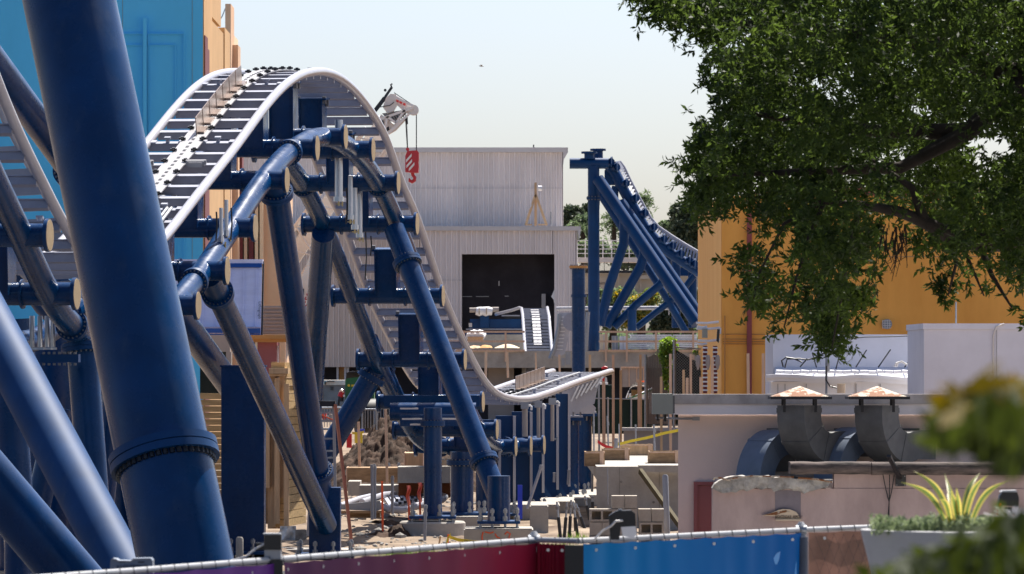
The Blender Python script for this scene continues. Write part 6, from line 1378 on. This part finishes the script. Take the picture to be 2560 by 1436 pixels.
tips = [(2252, 1206, 2362, 1300, -.1), (2284, 1178, 2376, 1300, .05), (2361, 1184, 2388, 1300, .2), (2391, 1219, 2398, 1304, -.15), (2451, 1183, 2404, 1300, .15), (2471, 1187, 2412, 1302, -.05), (2524, 1202, 2430, 1302, 0), (2376, 1222, 2392, 1304, -.2), (2345, 1250, 2376, 1306, -.22), (2366, 1196, 2384, 1300, .25)]
for i, (tx, ty, bx_, by_, dd) in enumerate(tips):
    A = P(bx_, by_, D+.3); B = P(tx, ty, D+.3+dd); n = 14; side = Vector((B.z-A.z, 0, -(B.x-A.x))).normalized(); out = Vector(((B.x-A.x), dd, 0))
    mg, mc_ = MB(), MB(); Lp = []
    for k in range(n+1):
        u = k/n; c = A.lerp(B, u)+Vector((0, 0, 1))*  .03*math.sin(math.pi*u)*(1 if abs(B.x-A.x) > .06 else .1)-out*.2*math.sin(math.pi*u)*.6; w_ = .0135*(1-(2*u-.75)**2*.35)*(1 if u < .55 else max(.03, 1-(u-.55)/.45)**.8); Lp.append((c, w_))
    for k in range(n):
        (c, w_), (c2, w2) = Lp[k], Lp[k+1]; nrm_ = Vector((0, -1, 0))
        fold = .35
        for s in (-1, 1):
            mg.add([c+side*s*w_*.45+nrm_*.001, c+side*s*w_+nrm_*w_*fold, c2+side*s*w2+nrm_*w2*fold, c2+side*s*w2*.45+nrm_*.001], [(0, 1, 2, 3)])
        mc_.add([c-side*w_*.45, c+side*w_*.45, c2+side*w2*.45, c2-side*w2*.45], [(0, 1, 2, 3)])
    lf = part('leaf', mc_, yuc_g, ag, recalc=False); part('leaf_margin', mg, yuc_y, lf, recalc=False)

# ------------------------------------------------------------------ oak overhead and near shrubs
from mathutils.geometry import intersect_point_tri_2d
SILH = [(1580, -150), (1582, 0), (1600, 20), (1618, 62), (1634, 92), (1646, 84), (1660, 66), (1680, 62), (1700, 90), (1728, 85), (1735, 130), (1752, 185), (1738, 205), (1745, 232), (1780, 225), (1784, 262), (1778, 300), (1740, 318), (1732, 345), (1716, 385), (1722, 435), (1740, 450), (1706, 495), (1712, 525), (1740, 550), (1778, 548), (1800, 530), (1812, 542), (1852, 515), (1870, 540), (1880, 580), (1858, 600), (1842, 645), (1850, 690), (1872, 725), (1858, 760), (1832, 775), (1846, 795), (1880, 800), (1905, 812), (1918, 850), (1935, 885), (1948, 880), (1965, 850), (2000, 842), (2030, 820), (2048, 850), (2076, 892), (2110, 880), (2140, 862), (2138, 835), (2100, 812), (2118, 790), (2160, 792), (2196, 785), (2188, 765), (2170, 745), (2202, 700), (2206, 650), (2195, 610), (2215, 560), (2250, 540), (2262, 560), (2275, 590), (2300, 640), (2330, 630), (2350, 640), (2332, 680), (2325, 700), (2345, 720), (2340, 760), (2380, 770), (2400, 705), (2430, 715), (2455, 745), (2490, 760), (2520, 740), (2545, 770), (2570, 830), (2700, 800), (2900, 500), (2900, -150)]
SPX = np.array(SILH, dtype=float)
def inside(px, py):
    x, y = SPX[:, 0], SPX[:, 1]; x2, y2 = np.roll(x, -1), np.roll(y, -1); r = np.zeros(len(px), bool)
    for i in range(len(x)):
        c = ((y[i] > py) != (y2[i] > py)) & (px < (x2[i]-x[i])*(py-y[i])/(y2[i]-y[i]+1e-9)+x[i]); r ^= c
    return r
def edge(px, py):
    d = np.full(len(px), 1e9); a = SPX; b = np.roll(SPX, -1, 0)
    for i in range(len(a)):
        ab = b[i]-a[i]; t = np.clip(((px-a[i, 0])*ab[0]+(py-a[i, 1])*ab[1])/(ab@ab), 0, 1); d = np.minimum(d, np.hypot(px-a[i, 0]-ab[0]*t, py-a[i, 1]-ab[1]*t))
    return d
oak = thing('oak_tree', 'large dark oak with low drooping boughs filling the upper right', 'tree', (5.9, 41, 0))
rg = np.random.default_rng(77); N = 7600; px = rg.uniform(1540, 2880, N); py = rg.uniform(-150, 900, N); ok = inside(px, py); px, py = px[ok], py[ok]; e = edge(px, py)
thick = np.clip(e/70, .12, 1)*2.4
dd = rg.uniform(-1, 1, len(px))*thick; D_ = 41+dd
keep = []
for i in range(len(px)):
    p = P(px[i], py[i], D_[i]); g1 = noise.noise(p*1.15); g2 = noise.noise(p*2.6+Vector((5, 1, 3)))
    sparse = .12 if py[i] < 560 else .02
    keep.append(g1*.7+g2*.5 > -.09+sparse*1.2 and e[i] > 12)
keep = np.array(keep)
HOLES = [(1915, 603, 40, 26), (1962, 600, 22, 30), (1978, 645, 26, 26), (1922, 660, 34, 26), (1873, 72, 20, 34), (2108, 240, 34, 18), (2390, 335, 26, 30), (2494, 370, 56, 44), (2035, 206, 26, 18), (2260, 397, 22, 16), (1960, 735, 26, 60), (2050, 700, 20, 40), (2010, 800, 34, 24), (2140, 690, 16, 40), (1905, 780, 30, 20), (1810, 130, 24, 22), (1850, 330, 22, 18), (2300, 250, 26, 18), (2420, 690, 24, 40), (2500, 700, 20, 30), (2250, 150, 20, 20)]
for hx, hy, ha, hb__ in HOLES: keep &= ~((((px-hx)/(ha+14))**2+((py-hy)/(hb__+14))**2 < 1) & (rg.uniform(0, 1, len(px)) < .93))
px, py, D_, e = px[keep], py[keep], D_[keep], e[keep]
C = np.stack([(px-1280)/F*D_, D_, ZC+(HY-py)/F*D_], 1)
per = 36; sp_ = np.clip(e/300, .04, .1)[:, None, None]*rg.uniform(.6, 1.3, (len(C), 1, 1))
def sprays(C, tw, per, r0):     # twigs of leaf rosettes round every clump centre
    n = len(C); T = C[:, None, :]+rg.normal(size=(n, tw, 3))*r0[:, None, None]; T = T.reshape(-1, 3)
    d = rg.normal(size=(len(T), 3)); d[:, 2] -= .25; d /= np.linalg.norm(d, axis=1)[:, None]
    a = d[:, None, :]*.8+rg.normal(size=(len(T), per, 3))*.75; a /= np.linalg.norm(a, axis=2)[:, :, None]
    along = (np.arange(per)/per)[None, :, None]*.1
    return (T[:, None, :]+d[:, None, :]*along+a*.034).reshape(-1, 3), a.reshape(-1, 3)
nb_ = 2600; bx_ = rg.uniform(1560, 2880, nb_); by_ = rg.uniform(-160, 560, nb_); eb = edge(bx_, by_); okb = inside(bx_, by_) & (eb > 45); bx_, by_ = bx_[okb], by_[okb]; Db = rg.uniform(42.5, 46.5, len(bx_))
CB = np.stack([(bx_-1280)/F*Db, Db, ZC+(HY-by_)/F*Db], 1); kb = np.array([noise.noise(Vector(c)*1.4) > -.12 for c in CB])
for hx, hy, ha, hb__ in HOLES: kb &= ~((((bx_-hx)/(ha+10))**2+((by_-hy)/(hb__+10))**2) < 1)
C = np.concatenate([C, CB[kb]]); e = np.concatenate([e, np.full(kb.sum(), 40.)])
L, A_ = sprays(C, 6, 10, np.clip(e/330, .04, .085)*rg.uniform(.6, 1.3, len(C)))
leaves('crown', L, .072, .024, leaf_oak, oak, 77, axes=A_)
NU = 15000; U = np.stack([rg.uniform(2.2, 11, NU), rg.uniform(38, 47, NU), rg.uniform(0, 1, NU)], 1)
hU = np.array([6.75+.12*max(0, p[1]-41)+3.6*(1-((p[0]-5.5)/6.6)**2)*p[2]+.5*noise.noise((p[0], p[1], 3)) for p in U]); U[:, 2] = hU
kU = np.array([noise.noise((p[0]*.8, p[1]*.8, p[2]*.8)) > -.22 and p[0] > 2.2+.9*abs(noise.noise((p[1]*.7, p[2], 1))) for p in U])
leaves('upper_crown', U[kU], .2, .09, leaf_oak, oak, 78)  # unseen foliage above the view, added to keep sun off the boughs
m = MB()
def limb(pts, r): m.tube([P(*p) for p in pts], r, 18)
limb([(3050, 1500, 41.5), (3000, 900, 41.5), (2880, 640, 41.2), (2640, 590, 41), (2447, 606, 40.6), (2374, 592, 40.4), (2312, 556, 40.3), (2250, 530, 40.2), (2150, 512, 40), (2060, 505, 40), (1985, 498, 40)], [.3, .26, .2, .12, .085, .07, .055, .045, .03, .022, .012])
limb([(2880, 640, 41.2), (2760, 380, 41), (2560, 200, 41), (2350, 120, 41), (2100, 80, 41.2), (1850, 60, 41.2), (1650, 50, 41)], [.18, .15, .12, .09, .06, .035, .012])
limb([(2560, 200, 41), (2420, 330, 40.6), (2200, 330, 40.6), (1980, 300, 40.8), (1800, 270, 40.8)], [.1, .08, .055, .03, .01])
limb([(2420, 330, 40.6), (2250, 420, 40.3), (2000, 430, 40.3), (1780, 440, 40.4)], [.07, .05, .03, .01])
limb([(2312, 556, 40.3), (2280, 470, 40.2), (2180, 400, 40.2)], [.05, .03, .01])
limb([(2060, 505, 40), (2020, 600, 39.9), (1990, 700, 39.9), (1960, 820, 39.9)], [.022, .018, .012, .006])
limb([(2060, 505, 40), (1960, 560, 40), (1900, 680, 40.1), (1880, 760, 40.1)], [.02, .015, .01, .005])
limb([(2150, 512, 40), (2120, 640, 39.8), (2100, 760, 39.8), (2080, 870, 39.8)], [.025, .018, .01, .005])
limb([(2374, 592, 40.4), (2390, 660, 40.2), (2370, 740, 40.2)], [.03, .015, .006]); limb([(2447, 606, 40.6), (2480, 690, 40.3), (2530, 770, 40.2)], [.035, .02, .008]); limb([(2400, 600, 40.4), (2460, 740, 40.3)], [.02, .006])
random.seed(9)
for k in range(26):
    x = random.uniform(2200, 2270); y = random.uniform(560, 610); m.tube([P(x, y, 40.2), P(x+random.uniform(-18, 18), y+random.uniform(30, 60), 40.2), P(x+random.uniform(-25, 25), y+random.uniform(60, 110), 40.2)], [.006, .004, .002], 4)
part('trunk', m, bark, oak)
def near_bush(name, lab, blobs, D, mats, seed, L, stem):
    t = thing(name, lab, 'shrub', P(stem[0], stem[1], D)); rg = np.random.default_rng(seed)
    for mi, mat in enumerate(mats):
        pts = []
        for x, y, rx, ry, k in blobs[mi]:
            q = rg.normal(size=(k, 3))*.48; pts += [tuple(P(x+a*rx, y+b*ry, D+c*.35)) for a, b, c in q]
        leaves('foliage', pts, L, L*.42, mat, t, seed+mi)
    m = MB(); top = blobs[0]
    for x, y, rx, ry, k in top: m.tube([P(stem[0], stem[1], D), P((stem[0]+x)/2, (stem[1]+y)/2+30, D), P(x, y, D)], [.02, .012, .005], 8)
    part('stem', m, bark, t)
near_bush('near_shrub', 'blurred dark green and amber leaves poking in at the right edge', [[(2520, 1060, 120, 70, 700), (2450, 1050, 90, 60, 380), (2560, 1120, 90, 60, 400), (2390, 1080, 60, 50, 150)], [(2410, 1020, 60, 34, 70), (2490, 985, 80, 34, 90)]], 5.0, [leaf_near, leaf_amber], 41, .04, (3300, 1300))
near_bush('near_shrub', 'blurred dark green shrub across the bottom right corner', [[(2480, 1420, 150, 80, 620), (2380, 1470, 150, 70, 420), (2560, 1360, 100, 70, 350), (2280, 1490, 130, 50, 500), (2500, 1470, 160, 60, 900)]], 6.0, [leaf_near], 43, .045, (2700, 2200))
gw = thing('plume_grass', 'pale blurred plume grass at the right edge above the shrub', 'grass plant', P(2560, 1330, 16)); rg = np.random.default_rng(3); m = MB()
for k in range(60):
    x = 2530+rg.uniform(-10, 60); q = P(x, 1330, 16+rg.uniform(-.2, .2)); m.tube([q, q+Vector((rg.normal()*.012, 0, .03)), q+Vector((rg.normal()*.03-.03, 0, .055+rg.uniform(0, .03)))], [.003, .003, .0015], 5)
part('plume', m, whitew, gw)
